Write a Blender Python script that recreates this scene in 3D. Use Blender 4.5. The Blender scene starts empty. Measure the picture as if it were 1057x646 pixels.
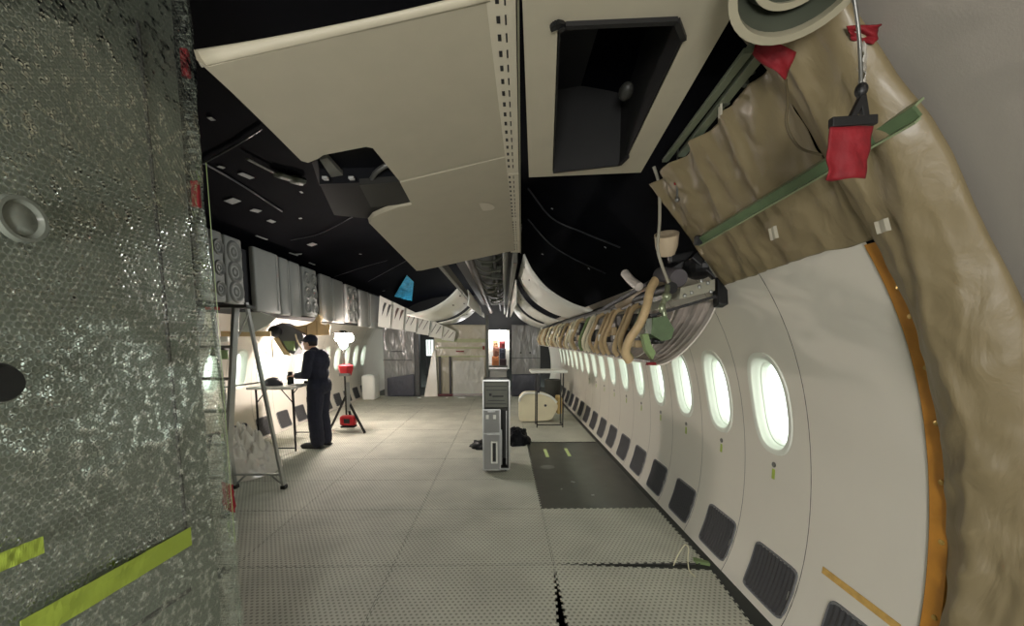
import bpy, bmesh, math, random
import numpy as np
from mathutils import Vector, Matrix, noise
random.seed(7)
SC = bpy.context.scene
COL = SC.collection
PI = math.pi

# ------------------------------------------------------------------ camera
FPX, CX, CY, H = 425.0, 528.5, 396.0, 1.60
VX, VY = 520.0, 350.0
pit = math.atan((CY - VY) / FPX); yaw = math.atan((CX - VX) / FPX)
FW = np.array([math.sin(yaw) * math.cos(pit), math.cos(yaw) * math.cos(pit), -math.sin(pit)])
RT = np.array([math.cos(yaw), -math.sin(yaw), 0.0]); UP = np.cross(RT, FW)
CAM = np.array([0.0, 0.0, H])
def ray(x, y): return FW + RT * (x - CX) / FPX - UP * (y - CY) / FPX
def at(x, y, X=None, Y=None, Z=None):
    "point of the place seen at a spot of the photograph, on a plane of known distance or height"
    d = ray(x, y)
    if X is not None: t = (X - CAM[0]) / d[0]
    elif Y is not None: t = (Y - CAM[1]) / d[1]
    else: t = (Z - CAM[2]) / d[2]
    return tuple(CAM + d * t)
cd = bpy.data.cameras.new('camera'); cam = bpy.data.objects.new('camera', cd); COL.objects.link(cam)
cd.sensor_fit = 'HORIZONTAL'; cd.sensor_width = 36.0; cd.lens = FPX / 1057.0 * 36.0
cd.shift_x = (528.5 - CX) / 1057.0; cd.shift_y = (CY - 323.0) / 1057.0
cd.clip_start = 0.02; cd.clip_end = 200
R3 = Matrix((RT, UP, -FW)).transposed()
cam.matrix_world = Matrix.Translation(Vector(CAM)) @ R3.to_4x4()
SC.camera = cam

# ------------------------------------------------------------------ materials
def lin(c):
    return tuple((v / 12.92 if v <= .04045 else ((v + .055) / 1.055) ** 2.4) for v in [q / 255.0 for q in c]) + (1,)
MATS = {}
def mat(name, rgb, rough=.6, metal=0., noise_amt=.08, nscale=6., bump=0., bscale=40., spec=.5, trans=0., emit=None, estr=0., coat=0.):
    if name in MATS: return MATS[name]
    m = bpy.data.materials.new(name); m.use_nodes = True
    nt = m.node_tree; b = nt.nodes['Principled BSDF']
    tc = nt.nodes.new('ShaderNodeTexCoord')
    if noise_amt > 0:
        n = nt.nodes.new('ShaderNodeTexNoise'); n.inputs['Scale'].default_value = nscale; n.inputs['Detail'].default_value = 5
        nt.links.new(tc.outputs['Object'], n.inputs['Vector'])
        r = nt.nodes.new('ShaderNodeMapRange'); r.inputs[1].default_value = .3; r.inputs[2].default_value = .7
        r.inputs[3].default_value = 1 - noise_amt; r.inputs[4].default_value = 1 + noise_amt
        nt.links.new(n.outputs[0], r.inputs[0])
        mx = nt.nodes.new('ShaderNodeMix'); mx.data_type = 'RGBA'; mx.blend_type = 'MULTIPLY'; mx.inputs[0].default_value = 1
        mx.inputs[6].default_value = lin(rgb); nt.links.new(r.outputs[0], mx.inputs[7])
        nt.links.new(mx.outputs[2], b.inputs['Base Color'])
    else: b.inputs['Base Color'].default_value = lin(rgb)
    b.inputs['Roughness'].default_value = rough; b.inputs['Metallic'].default_value = metal
    b.inputs['Specular IOR Level'].default_value = spec
    b.inputs['Transmission Weight'].default_value = trans
    b.inputs['Coat Weight'].default_value = coat
    if bump > 0:
        n2 = nt.nodes.new('ShaderNodeTexNoise'); n2.inputs['Scale'].default_value = bscale; n2.inputs['Detail'].default_value = 4
        nt.links.new(tc.outputs['Object'], n2.inputs['Vector'])
        bp = nt.nodes.new('ShaderNodeBump'); bp.inputs['Strength'].default_value = bump; bp.inputs['Distance'].default_value = .01
        nt.links.new(n2.outputs[0], bp.inputs['Height']); nt.links.new(bp.outputs[0], b.inputs['Normal'])
    if emit:
        b.inputs['Emission Color'].default_value = lin(emit); b.inputs['Emission Strength'].default_value = estr
    MATS[name] = m
    return m

def hex_dist(nt, vec, scale, ax=(0, 1)):
    "distance to the nearest point of a hexagonal lattice, in units of its pitch"
    N = nt.nodes; L = nt.links
    sp = N.new('ShaderNodeSeparateXYZ'); L.new(vec, sp.inputs[0])
    def M(op, a, b=None):
        n = N.new('ShaderNodeMath'); n.operation = op
        for i, v in enumerate((a, b)):
            if v is None: continue
            if isinstance(v, (int, float)): n.inputs[i].default_value = v
            else: L.new(v, n.inputs[i])
        return n.outputs[0]
    u = M('MULTIPLY', sp.outputs[ax[0]], scale); v = M('MULTIPLY', sp.outputs[ax[1]], scale)
    s3 = math.sqrt(3)
    def cell(ou, ov):
        a = M('SUBTRACT', M('FLOORED_MODULO', M('ADD', u, ou), 1.0), .5)
        b = M('SUBTRACT', M('FLOORED_MODULO', M('ADD', v, ov), s3), s3 / 2)
        return M('SQRT', M('ADD', M('MULTIPLY', a, a), M('MULTIPLY', b, b)))
    return M('MINIMUM', cell(0, 0), cell(.5, s3 / 2))

def dotted_mat(name, base, dot, pitch, r0, r1, depth, rough, ax=(0, 1), rise=False, spec=.4, strength=1.0):
    m = bpy.data.materials.new(name); m.use_nodes = True
    nt = m.node_tree; b = nt.nodes['Principled BSDF']; L = nt.links
    tc = nt.nodes.new('ShaderNodeTexCoord')
    d = hex_dist(nt, tc.outputs['Object'], 1 / pitch, ax)
    mr = nt.nodes.new('ShaderNodeMapRange'); mr.interpolation_type = 'SMOOTHSTEP'
    mr.inputs[1].default_value = r0; mr.inputs[2].default_value = r1
    mr.inputs[3].default_value = 0; mr.inputs[4].default_value = 1
    L.new(d, mr.inputs[0])
    mx = nt.nodes.new('ShaderNodeMix'); mx.data_type = 'RGBA'
    mx.inputs[6].default_value = lin(dot); mx.inputs[7].default_value = lin(base)
    L.new(mr.outputs[0], mx.inputs[0])
    n = nt.nodes.new('ShaderNodeTexNoise'); n.inputs['Scale'].default_value = 2.2; n.inputs['Detail'].default_value = 6
    L.new(tc.outputs['Object'], n.inputs['Vector'])
    r = nt.nodes.new('ShaderNodeMapRange'); r.inputs[1].default_value = .3; r.inputs[2].default_value = .7
    r.inputs[3].default_value = .86; r.inputs[4].default_value = 1.12; L.new(n.outputs[0], r.inputs[0])
    m2 = nt.nodes.new('ShaderNodeMix'); m2.data_type = 'RGBA'; m2.blend_type = 'MULTIPLY'; m2.inputs[0].default_value = 1
    L.new(mx.outputs[2], m2.inputs[6]); L.new(r.outputs[0], m2.inputs[7]); L.new(m2.outputs[2], b.inputs['Base Color'])
    bp = nt.nodes.new('ShaderNodeBump'); bp.inputs['Strength'].default_value = strength; bp.inputs['Distance'].default_value = depth
    bp.invert = rise
    L.new(mr.outputs[0], bp.inputs['Height']); L.new(bp.outputs[0], b.inputs['Normal'])
    b.inputs['Roughness'].default_value = rough; b.inputs['Specular IOR Level'].default_value = spec
    MATS[name] = m
    return m

def bubble_mat(name):
    "clear bubble wrap: domes and crinkles, mostly see-through with sharp reflections"
    m = bpy.data.materials.new(name); m.use_nodes = True
    nt = m.node_tree; N = nt.nodes; L = nt.links
    for n in list(N):
        if n.type != 'OUTPUT_MATERIAL': N.remove(n)
    out = [n for n in N if n.type == 'OUTPUT_MATERIAL'][0]
    tc = N.new('ShaderNodeTexCoord')
    d = hex_dist(nt, tc.outputs['Object'], 1 / .0148, (1, 2))
    dome = N.new('ShaderNodeMapRange'); dome.interpolation_type = 'SMOOTHSTEP'
    dome.inputs[1].default_value = .22; dome.inputs[2].default_value = .48; dome.inputs[3].default_value = 1; dome.inputs[4].default_value = 0
    L.new(d, dome.inputs[0])
    nz = N.new('ShaderNodeTexNoise'); nz.inputs['Scale'].default_value = 22; nz.inputs['Detail'].default_value = 3
    L.new(tc.outputs['Object'], nz.inputs['Vector'])
    b1 = N.new('ShaderNodeBump'); b1.inputs['Distance'].default_value = .004; b1.inputs['Strength'].default_value = .35
    L.new(dome.outputs[0], b1.inputs['Height'])
    b2 = N.new('ShaderNodeBump'); b2.inputs['Distance'].default_value = .02; b2.inputs['Strength'].default_value = .25
    L.new(nz.outputs[0], b2.inputs['Height']); L.new(b1.outputs[0], b2.inputs['Normal'])
    gl = N.new('ShaderNodeBsdfGlossy'); gl.inputs['Roughness'].default_value = .09; gl.inputs['Color'].default_value = (.9, .95, .92, 1)
    df = N.new('ShaderNodeBsdfDiffuse'); df.inputs['Color'].default_value = lin((176, 182, 170))
    L.new(b2.outputs[0], gl.inputs['Normal']); L.new(b2.outputs[0], df.inputs['Normal'])
    tr = N.new('ShaderNodeBsdfTransparent'); tr.inputs['Color'].default_value = (.93, .96, .93, 1)
    rim = N.new('ShaderNodeMapRange'); rim.inputs[1].default_value = .40; rim.inputs[2].default_value = .50
    rim.inputs[3].default_value = .05; rim.inputs[4].default_value = .36; L.new(d, rim.inputs[0])
    m1 = N.new('ShaderNodeMixShader'); L.new(rim.outputs[0], m1.inputs[0]); L.new(tr.outputs[0], m1.inputs[1]); L.new(df.outputs[0], m1.inputs[2])
    fr = N.new('ShaderNodeFresnel'); fr.inputs['IOR'].default_value = 1.45; L.new(b2.outputs[0], fr.inputs['Normal'])
    ad = N.new('ShaderNodeMath'); ad.operation = 'ADD'; ad.inputs[1].default_value = .12; ad.use_clamp = True; L.new(fr.outputs[0], ad.inputs[0])
    nm = N.new('ShaderNodeTexNoise'); nm.inputs['Scale'].default_value = 44; nm.inputs['Detail'].default_value = 2.5; nm.inputs['Roughness'].default_value = .6; L.new(tc.outputs['Object'], nm.inputs['Vector'])
    mk = N.new('ShaderNodeMapRange'); mk.inputs[1].default_value = .50; mk.inputs[2].default_value = .68; mk.inputs[3].default_value = .12; mk.inputs[4].default_value = 1.0; L.new(nm.outputs[0], mk.inputs[0])
    mm = N.new('ShaderNodeMath'); mm.operation = 'MULTIPLY'; L.new(ad.outputs[0], mm.inputs[0]); L.new(mk.outputs[0], mm.inputs[1])
    m2 = N.new('ShaderNodeMixShader'); L.new(mm.outputs[0], m2.inputs[0]); L.new(m1.outputs[0], m2.inputs[1]); L.new(gl.outputs[0], m2.inputs[2])
    L.new(m2.outputs[0], out.inputs[0]); MATS[name] = m
    return m

def film_mat(name, rgb, alpha, rough, bump, bscale, gloss=.12):
    "thin translucent plastic film"
    m = bpy.data.materials.new(name); m.use_nodes = True
    nt = m.node_tree; N = nt.nodes; L = nt.links; b = N['Principled BSDF']
    tc = N.new('ShaderNodeTexCoord')
    n2 = N.new('ShaderNodeTexNoise'); n2.inputs['Scale'].default_value = bscale; n2.inputs['Detail'].default_value = 5; n2.inputs['Distortion'].default_value = .6
    mp = N.new('ShaderNodeMapping'); mp.inputs['Scale'].default_value = (1, 1, .35)
    L.new(tc.outputs['Object'], mp.inputs['Vector']); L.new(mp.outputs[0], n2.inputs['Vector'])
    bp = N.new('ShaderNodeBump'); bp.inputs['Strength'].default_value = bump; bp.inputs['Distance'].default_value = .03
    L.new(n2.outputs[0], bp.inputs['Height']); L.new(bp.outputs[0], b.inputs['Normal'])
    b.inputs['Base Color'].default_value = lin(rgb); b.inputs['Roughness'].default_value = rough
    b.inputs['Alpha'].default_value = alpha; b.inputs['Coat Weight'].default_value = gloss; b.inputs['Coat Roughness'].default_value = .15
    MATS[name] = m
    return m

M_WALL = mat('white_lining', (214, 209, 196), .5, noise_amt=.015, nscale=3)
M_WIN = mat('white_window_moulding', (225, 228, 216), .45, noise_amt=0)
M_SEAM = mat('dark_seam', (40, 38, 36), .8)
M_VENT = mat('charcoal_grille', (58, 58, 60), .6)
M_VENTF = mat('grey_grille_rim', (105, 106, 108), .5)
M_MAT = dotted_mat('grey_foam', (194, 193, 178), (146, 146, 133), .033, .17, .33, .006, .75, strength=.45)
M_MATS = mat('foam_edge', (70, 70, 66), .9)
M_SUB = mat('dark_subfloor', (52, 54, 50), .6)
M_BLACK = mat('black_insulation', (8, 9, 14), .8, noise_amt=.3, nscale=2.5, bump=.1, bscale=5, spec=.03)
M_BLK = mat('black_plastic', (18, 18, 19), .5)
M_BLKG = mat('black_gloss', (24, 25, 28), .45, spec=.08)
M_BIN = mat('beige_panel', (178, 171, 150), .55, noise_amt=.03, nscale=8, bump=.04, bscale=300)
M_RAIL = mat('pale_rail', (196, 189, 168), .45, noise_amt=.05)
M_LABEL = mat('paper_label', (158, 160, 158), .6, noise_amt=.2, nscale=60)
M_GREY = mat('grey_cover', (158, 160, 156), .6, noise_amt=.03)
M_GREYD = mat('grey_cover_dish', (128, 130, 126), .6)
M_LINING = mat('grey_entry_lining', (150, 144, 134), .7, noise_amt=.03, bump=.05, bscale=200)
M_BROWN = film_mat('tan_plastic_sheet', (126, 113, 84), 1.0, .5, .4, 9, .05)
M_ORANGE = mat('ochre_primer', (184, 126, 42), .55, noise_amt=.12, nscale=14)
M_GREENB = mat('green_primer', (84, 104, 72), .45, noise_amt=.15, nscale=20)
M_GREEN = mat('light_green_paint', (120, 142, 92), .5, noise_amt=.1)
M_TAPE = mat('lime_tape', (156, 176, 66), .5, noise_amt=.06)
M_RED = mat('red_cloth', (118, 5, 18), .75, noise_amt=.15, nscale=30, bump=.3, bscale=60)
M_REDP = mat('red_plastic', (190, 22, 34), .4)
M_ALU = mat('aluminium', (176, 178, 176), .35, metal=.75, noise_amt=.08)
M_STEEL = mat('dull_metal', (120, 120, 116), .4, metal=.7)
M_TAN = mat('tan_hose', (186, 162, 122), .6, noise_amt=.12, nscale=18)
M_MAUVE = mat('grey_tray', (214, 204, 194), .45, noise_amt=.15, nscale=14)
M_CREAM = mat('cream_cover', (226, 218, 186), .55, noise_amt=.03)
M_WHITE = mat('white_plastic', (232, 232, 224), .5, noise_amt=.02)
M_NAVY = mat('navy_cloth', (34, 36, 52), .85, noise_amt=.15, nscale=12, bump=.3, bscale=25)
M_SKIN = mat('skin', (205, 160, 135), .5, noise_amt=.04)
M_HAIR = mat('dark_hair', (30, 25, 24), .7)
M_SHOE = mat('black_leather', (26, 25, 27), .45)
M_CASE = mat('case_grey', (138, 139, 136), .5, noise_amt=.06)
M_CASED = mat('case_dark', (52, 53, 48), .55, noise_amt=.1)
M_DGREEN = mat('dark_olive', (70, 74, 62), .55, noise_amt=.15)
M_WRAPG = film_mat('grey_plastic_wrap', (128, 128, 126), 1.0, .35, .25, 5, .4)
M_WRAPB = film_mat('beige_plastic_wrap', (160, 154, 132), 1.0, .35, .22, 5, .4)
M_CLEAR = film_mat('clear_film', (225, 228, 224), .24, .15, .5, 16, .6)
M_WHITEF = film_mat('white_film', (236, 230, 218), .92, .3, .7, 9, .4)
M_BLUE = mat('blue_film', (70, 190, 240), .35, noise_amt=.35, nscale=9)
M_MONU = mat('monument_panel', (104, 109, 98), .6, noise_amt=.05)
M_WOOD = mat('buff_board', (206, 180, 134), .6, noise_amt=.06)
M_BUBBLE = bubble_mat('bubble_wrap')

# ------------------------------------------------------------------ mesh builder
class MB:
    def __init__(s): s.v = []; s.f = []; s.mi = []
    def add(s, vs, fs, mi=0):
        o = len(s.v); s.v += [tuple(v) for v in vs]
        s.f += [tuple(o + i for i in f) for f in fs]; s.mi += [mi] * len(fs); return s
    def bm(s, b, M=None, mi=0):
        b.verts.index_update()
        vs = [(M @ v.co if M else v.co) for v in b.verts]
        s.add([tuple(v) for v in vs], [[q.index for q in f.verts] for f in b.faces], mi); b.free(); return s
    def box(s, c, size, rz=0, bev=0, M=None, mi=0, seg=2):
        b = bmesh.new(); bmesh.ops.create_cube(b, size=1)
        bmesh.ops.scale(b, vec=size, verts=b.verts)
        if bev: bmesh.ops.bevel(b, geom=list(b.edges), offset=bev, segments=seg, affect='EDGES', profile=.5)
        T = Matrix.Translation(c) @ (Matrix.Rotation(rz, 4, 'Z') if M is None else M)
        return s.bm(b, T, mi)
    def tube(s, pts, r, n=10, mi=0, flat=1.0, caps=True):
        pts = [Vector(p) for p in pts]; m = len(pts)
        rs = r if isinstance(r, (list, tuple)) else [r] * m
        vs = []; up = None
        for i, p in enumerate(pts):
            t = (pts[min(i + 1, m - 1)] - pts[max(i - 1, 0)]).normalized()
            if up is None: up = Vector((0, 0, 1)) if abs(t.z) < .9 else Vector((0, 1, 0))
            a = t.cross(up); a.normalize(); b = a.cross(t).normalized(); up = b
            for k in range(n):
                an = 2 * PI * k / n
                vs.append(p + a * math.cos(an) * rs[i] + b * math.sin(an) * rs[i] * flat)
        fs = [(i * n + k, i * n + (k + 1) % n, (i + 1) * n + (k + 1) % n, (i + 1) * n + k) for i in range(m - 1) for k in range(n)]
        if caps: fs += [tuple(range(n))[::-1], tuple((m - 1) * n + k for k in range(n))]
        return s.add(vs, fs, mi)
    def bar(s, p0, p1, w, h, side=None, mi=0, bev=0):
        "rectangular bar between two points"
        p0, p1 = Vector(p0), Vector(p1); t = (p1 - p0); L = t.length; t.normalize()
        u = Vector(side) if side else (Vector((0, 0, 1)) if abs(t.z) < .9 else Vector((0, 1, 0)))
        a = t.cross(u).normalized(); u = a.cross(t).normalized()
        M = Matrix((a, t, u)).transposed().to_4x4()
        return s.box((p0 + p1) / 2, (w, L, h), M=M, mi=mi, bev=bev)
    def ell(s, c, r, M=None, mi=0, u=16, v=10):
        b = bmesh.new(); bmesh.ops.create_uvsphere(b, u_segments=u, v_segments=v, radius=1)
        bmesh.ops.scale(b, vec=r, verts=b.verts)
        return s.bm(b, Matrix.Translation(c) @ (M if M else Matrix()), mi)
    def lathe(s, prof, c=(0, 0, 0), n=24, M=None, mi=0):
        vs = []; T = Matrix.Translation(c) @ (M if M else Matrix())
        for r, z in prof:
            for k in range(n):
                a = 2 * PI * k / n; vs.append(tuple(T @ Vector((r * math.cos(a), r * math.sin(a), z))))
        m = len(prof)
        fs = [(i * n + k, i * n + (k + 1) % n, (i + 1) * n + (k + 1) % n, (i + 1) * n + k) for i in range(m - 1) for k in range(n)]
        if prof[0][0] < .055: fs.append(tuple(range(n))[::-1])
        if prof[-1][0] < .055: fs.append(tuple((m - 1) * n + k for k in range(n)))
        return s.add(vs, fs, mi)
    def prism(s, poly, off, mi=0):
        "polygon of 3-D points pushed along off"
        n = len(poly); off = Vector(off); vs = [Vector(p) for p in poly] + [Vector(p) + off for p in poly]
        fs = [tuple(range(n)), tuple(range(2 * n - 1, n - 1, -1))] + [(i, n + i, n + (i + 1) % n, (i + 1) % n) for i in range(n)]
        return s.add(vs, fs, mi)
    def grid(s, fn, nu, nv, mi=0):
        vs = [fn(i / nu, j / nv) for j in range(nv + 1) for i in range(nu + 1)]
        fs = [(j * (nu + 1) + i, j * (nu + 1) + i + 1, (j + 1) * (nu + 1) + i + 1, (j + 1) * (nu + 1) + i) for j in range(nv) for i in range(nu)]
        return s.add(vs, fs, mi)
    def build(s, name, m, parent=None, smooth=None, thick=0, recalc=True):
        me = bpy.data.meshes.new(name); me.from_pydata(s.v, [], s.f)
        for q in (m if isinstance(m, (list, tuple)) else [m]): me.materials.append(q)
        for p, i in zip(me.polygons, s.mi): p.material_index = i
        if recalc:
            b = bmesh.new(); b.from_mesh(me); bmesh.ops.recalc_face_normals(b, faces=b.faces); b.to_mesh(me); b.free()
        if smooth is not None:
            me.shade_smooth()
            me.set_sharp_from_angle(angle=math.radians(smooth))
        o = bpy.data.objects.new(name, me); COL.objects.link(o)
        if parent is not None:
            o.parent = parent
            if parent.type == 'EMPTY' or parent.parent is not None or parent.location.length > 0:
                bpy_inv(o, parent)
        if thick:
            sm = o.modifiers.new('thickness', 'SOLIDIFY'); sm.thickness = thick; sm.offset = 0
        return o
def world_of(o):
    M = Matrix.LocRotScale(o.location, o.rotation_euler, o.scale)
    return (world_of(o.parent) @ o.matrix_parent_inverse @ M) if o.parent else M
def bpy_inv(o, parent): o.matrix_parent_inverse = world_of(parent).inverted()
def tag(o, label=None, cat=None, group=None, kind=None):
    if label: o['label'] = label
    if cat: o['category'] = cat
    if group: o['group'] = group
    if kind: o['kind'] = kind
    return o
def thing(name, loc, label, cat, group=None, rz=0):
    o = bpy.data.objects.new(name, None); COL.objects.link(o); o.location = loc; o.rotation_euler = (0, 0, rz)
    o.empty_display_size = .1
    return tag(o, label, cat, group)
def struct(o): o['kind'] = 'structure'; return o
ORD = ['first', 'second', 'third', 'fourth', 'fifth', 'sixth', 'seventh', 'eighth', 'ninth', 'tenth', 'eleventh', 'twelfth',
       'thirteenth', 'fourteenth', 'fifteenth', 'sixteenth', 'seventeenth', 'eighteenth', 'nineteenth', 'twentieth']
def smoothpath(pts, n=6):
    P = [np.array(p, float) for p in pts]; P = [2 * P[0] - P[1]] + P + [2 * P[-1] - P[-2]]; out = []
    for i in range(1, len(P) - 2):
        for k in range(n):
            t = k / n
            out.append(.5 * (2 * P[i] + (P[i + 1] - P[i - 1]) * t + (2 * P[i - 1] - 5 * P[i] + 4 * P[i + 1] - P[i + 2]) * t * t + (3 * P[i] - P[i - 1] - 3 * P[i + 1] + P[i + 2]) * t ** 3))
    out.append(P[-2]); return [tuple(p) for p in out]

# ------------------------------------------------------------------ side walls
_pz = np.array([-.05, 0, .1, .3, .6, .9, 1.2, 1.5, 1.75, 1.95, 2.1]); _px = np.array([1.505, 1.53, 1.575, 1.62, 1.648, 1.637, 1.59, 1.51, 1.40, 1.27, 1.15])
_pf = np.polyfit(_pz, _px, 5)
def wx(z): return float(np.polyval(_pf, z))
XM = -1.18
WZ, WHW, WHH = 1.215, .152, .272      # window centre height, half width and half height of its opening
Y_FAR = 11.8
def side(sgn, x): return x if sgn > 0 else 2 * XM - x
def oval(a, hw, hh):
    c, s = math.cos(a), math.sin(a); n = 2.6
    return hw * math.copysign(abs(c) ** (2 / n), c), hh * math.copysign(abs(s) ** (2 / n), s)
def bay(mb, sgn, yc, y0, y1, z0, z1, wz, hole=True):
    if not hole:
        mb.grid(lambda u, v: (side(sgn, wx(z0 + (z1 - z0) * v)), y0 + (y1 - y0) * u, z0 + (z1 - z0) * v), 2, 24); return
    per = []
    nh, nv = 10, 20
    for k in range(nh): per.append((y1, None, k))
    bnd = []
    for k in range(nv): bnd.append((y1, z0 + (z1 - z0) * k / nv))
    for k in range(nh): bnd.append((y1 + (y0 - y1) * k / nh, z1))
    for k in range(nv): bnd.append((y0, z1 + (z0 - z1) * k / nv))
    for k in range(nh): bnd.append((y0 + (y1 - y0) * k / nh, z0))
    n = len(bnd); rings = 9; vs = []
    for r in range(rings + 1):
        t = r / rings
        for (by, bz) in bnd:
            a = math.atan2((bz - wz) / 1.6, by - yc)
            oy, oz = oval(a, WHW, WHH)
            y = yc + oy + (by - yc - oy) * t; z = wz + oz + (bz - wz - oz) * t
            vs.append((side(sgn, wx(z)), y, z))
    fs = [(r * n + k, r * n + (k + 1) % n, (r + 1) * n + (k + 1) % n, (r + 1) * n + k) for r in range(rings) for k in range(n)]
    mb.add(vs, fs)
def make_wall(name, sgn, ys, wz, plain, ztop):
    mb = MB()
    g = .0022
    for yc in ys: bay(mb, sgn, yc, yc - .3025 + g, yc + .3025 - g, -.04, ztop, wz)
    for (a, b) in plain: bay(mb, sgn, 0, a + g, b - g, -.04, ztop, wz, hole=False)
    o = struct(mb.build(name, M_WALL, smooth=50))
    sm = MB()                        # dark backing behind every joint
    for yc in ys + [ys[-1] + .605]:
        y = yc - .3025
        sm.grid(lambda u, v: (side(sgn, wx(-.04 + (ztop + .04) * v) + .004), y - .05 + .10 * u, -.04 + (ztop + .04) * v), 1, 24)
    sm.build('joint', M_SEAM, o, smooth=50)
    return o
def ring_loft(mb, rings, mi=0):
    n = len(rings[0]); vs = [p for r in rings for p in r]
    fs = [(r * n + k, r * n + (k + 1) % n, (r + 1) * n + (k + 1) % n, (r + 1) * n + k) for r in range(len(rings) - 1) for k in range(n)]
    mb.add(vs, fs, mi)
def oring(sgn, yc, wz, hw, hh, dx, n=48, lean=1.0):
    out = []
    for k in range(n):
        oy, oz = oval(2 * PI * k / n, hw, hh)
        out.append((side(sgn, wx(wz + oz * lean) + dx), yc + oy, wz + oz))
    return out
M_PANE = film_mat('window_pane', (225, 240, 232), .14, .05, .0, 5, .3)
def make_window(idx, sgn, yc, wz, detail):
    fm = MB()
    ring_loft(fm, [oring(sgn, yc, wz, WHW + .034, WHH + .036, .001), oring(sgn, yc, wz, WHW + .030, WHH + .032, -.007),
                   oring(sgn, yc, wz, WHW + .008, WHH + .008, -.008), oring(sgn, yc, wz, WHW, WHH, -.003),
                   oring(sgn, yc, wz, WHW - .006, WHH - .008, .020), oring(sgn, yc, wz, WHW - .010, WHH - .012, .026),
                   oring(sgn, yc, wz, WHW - .012, WHH - .016, .046), oring(sgn, yc, wz, WHW - .017, WHH - .022, .050),
                   oring(sgn, yc, wz, WHW - .022, WHH - .032, .085), oring(sgn, yc, wz, WHW + .05, WHH + .05, .090)])
    w = struct(fm.build('window_%d' % idx, M_WIN, smooth=35))
    pm = MB(); r = oring(sgn, yc, wz, WHW - .018, WHH - .026, .070)
    r2 = [(p[0] + sgn * .006, p[1], p[2]) for p in r]
    pm.add(r + r2, [tuple(range(48)), tuple(range(95, 47, -1))]); pm.build('pane', M_PANE, w, recalc=False)
    if detail:
        lz = wz - WHH - .10; a = side(sgn, wx(lz))
        lm = MB(); Mr = Matrix.Rotation(-sgn * PI / 2, 4, 'Y')
        lm.lathe([(.004, -.002), (.017, -.002), (.017, .004), (.012, .007), (.004, .005)], (a, yc, lz), 16, M=Mr)
        lm.build('latch', M_STEEL, w, smooth=40)
        tm = MB(); tm.box((side(sgn, wx(lz - .06) - .002), yc + .004, lz - .06), (.002, .026, .062), bev=0)
        tm.build('tape_tab', M_TAPE, w)
    return w
YR = [2.40 + .605 * i for i in range(16)]
wall_r = make_wall('wall_right', 1, YR, WZ, [(1.47, 2.0975)], 2.06)
YL = [3.83 + .605 * i for i in range(14)]
LZ = 1.145
wall_l = make_wall('wall_left', -1, YL, LZ, [(-2.6, 3.5275)], 2.06)
n_w = 0
for y in YR: n_w += 1; make_window(n_w, 1, y, WZ, y < 8)
for y in YL[1:]: n_w += 1; make_window(n_w, -1, y, LZ, False)
# amber strip stuck low on the near lining panel
tp = MB(); P0, P1 = (1.0, 2.0), (0, 0)
tp.grid(lambda u, v: (wx(.405 - .012 * u + .035 * v) - .003, 1.97 - .42 * u, .405 - .012 * u + .035 * v), 8, 2)
tp.build('amber_strip', mat('amber_stain', (196, 158, 84), .6, noise_amt=.2, nscale=25), wall_r, thick=.002)

# dado grilles
def make_grille(name, sgn, yc):
    z0, z1, hw = .03, .325, .192
    def pt(u, v, d):                      # u along y, v up, d out of the wall
        z = z0 + (z1 - z0) * v; return (side(sgn, wx(z) - d), yc + hw * u - .045 * (v - .5) * 0, z)
    def rr(hu, hv, d, n=32):
        out = []
        for k in range(n):
            a = 2 * PI * k / n; c, s = math.cos(a), math.sin(a); e = 2 / 9.0
            out.append(pt(hu * math.copysign(abs(c) ** e, c), .5 + hv * math.copysign(abs(s) ** e, s), d))
        return out
    rm = MB(); ring_loft(rm, [rr(1.0, .5, 0), rr(.99, .495, .009), rr(.95, .47, .010), rr(.92, .455, .003)])
    root = rm.build(name, M_VENTF, smooth=40)
    gm = MB(); rib = 11
    def gz(u, v):
        uu = (u * 2 - 1) * .925; vv = .5 + (v - .5) * .915
        return pt(uu, vv, .003 + .007 * (.5 + .5 * math.cos(2 * PI * rib * u)) - .0)
    gm.grid(gz, rib * 6, 8); gm.build('ribbed_insert', M_VENT, root, smooth=60)
    return root
def ordn(i): return ORD[i]
VR = [1.70] + [y - .10 for y in YR]
for i, y in enumerate(VR):
    o = make_grille('dado_grille', 1, y)
    tag(o, '%s from the camera of the ribbed dado grilles along the floor pit side' % ordn(i).capitalize(), 'grille', 'dado grilles beside the floor pit')
for i, y in enumerate([q - .09 for q in YL[2:]]):
    o = make_grille('dado_grille', -1, y)
    tag(o, '%s from the plastic heap of the dado grilles behind the work table' % ordn(i).capitalize(), 'grille', 'dado grilles on the work table side')

# ------------------------------------------------------------------ floor, pit, mats
fb = MB(); fb.box((-1.18, 5.4, -.065), (6.4, 17, .10)); struct(fb.build('floor', M_SUB))
pf = MB(); pf.box((.90, 5.5, -.0115), (1.12, 3.46, .005), bev=.002)
M_PIT = mat('pit_floor', (58, 60, 55), .28, noise_amt=.35, nscale=3.5)
pitp = struct(pf.build('trim_1', M_PIT))
for (a, b, c, d) in ((.60, 5.70, .045, .40), (.91, 5.74, .045, .40)):
    m_ = MB(); m_.box((a, b, -.008), (c, d, .003)); m_.build('tape_strip', mat('pale_lime_tape', (205, 222, 150), .5), pitp)
m_ = MB(); m_.lathe([(.02, 0), (.09, .001), (.09, .002), (.02, .003)], (.55, 5.05, -.008), 18); m_.build('pale_smear', mat('smear', (120, 122, 116), .6), pitp)
for (a, b, s_) in ((.78, 4.5, .03), (.92, 4.1, .02), (.62, 4.28, .016)):
    m_ = MB(); m_.box((a, b, -.006), (s_ * 1.6, s_, .006), rz=a * 7, bev=.002); m_.build('debris', M_LABEL, pitp)
TP, TD = .062, .013
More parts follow.
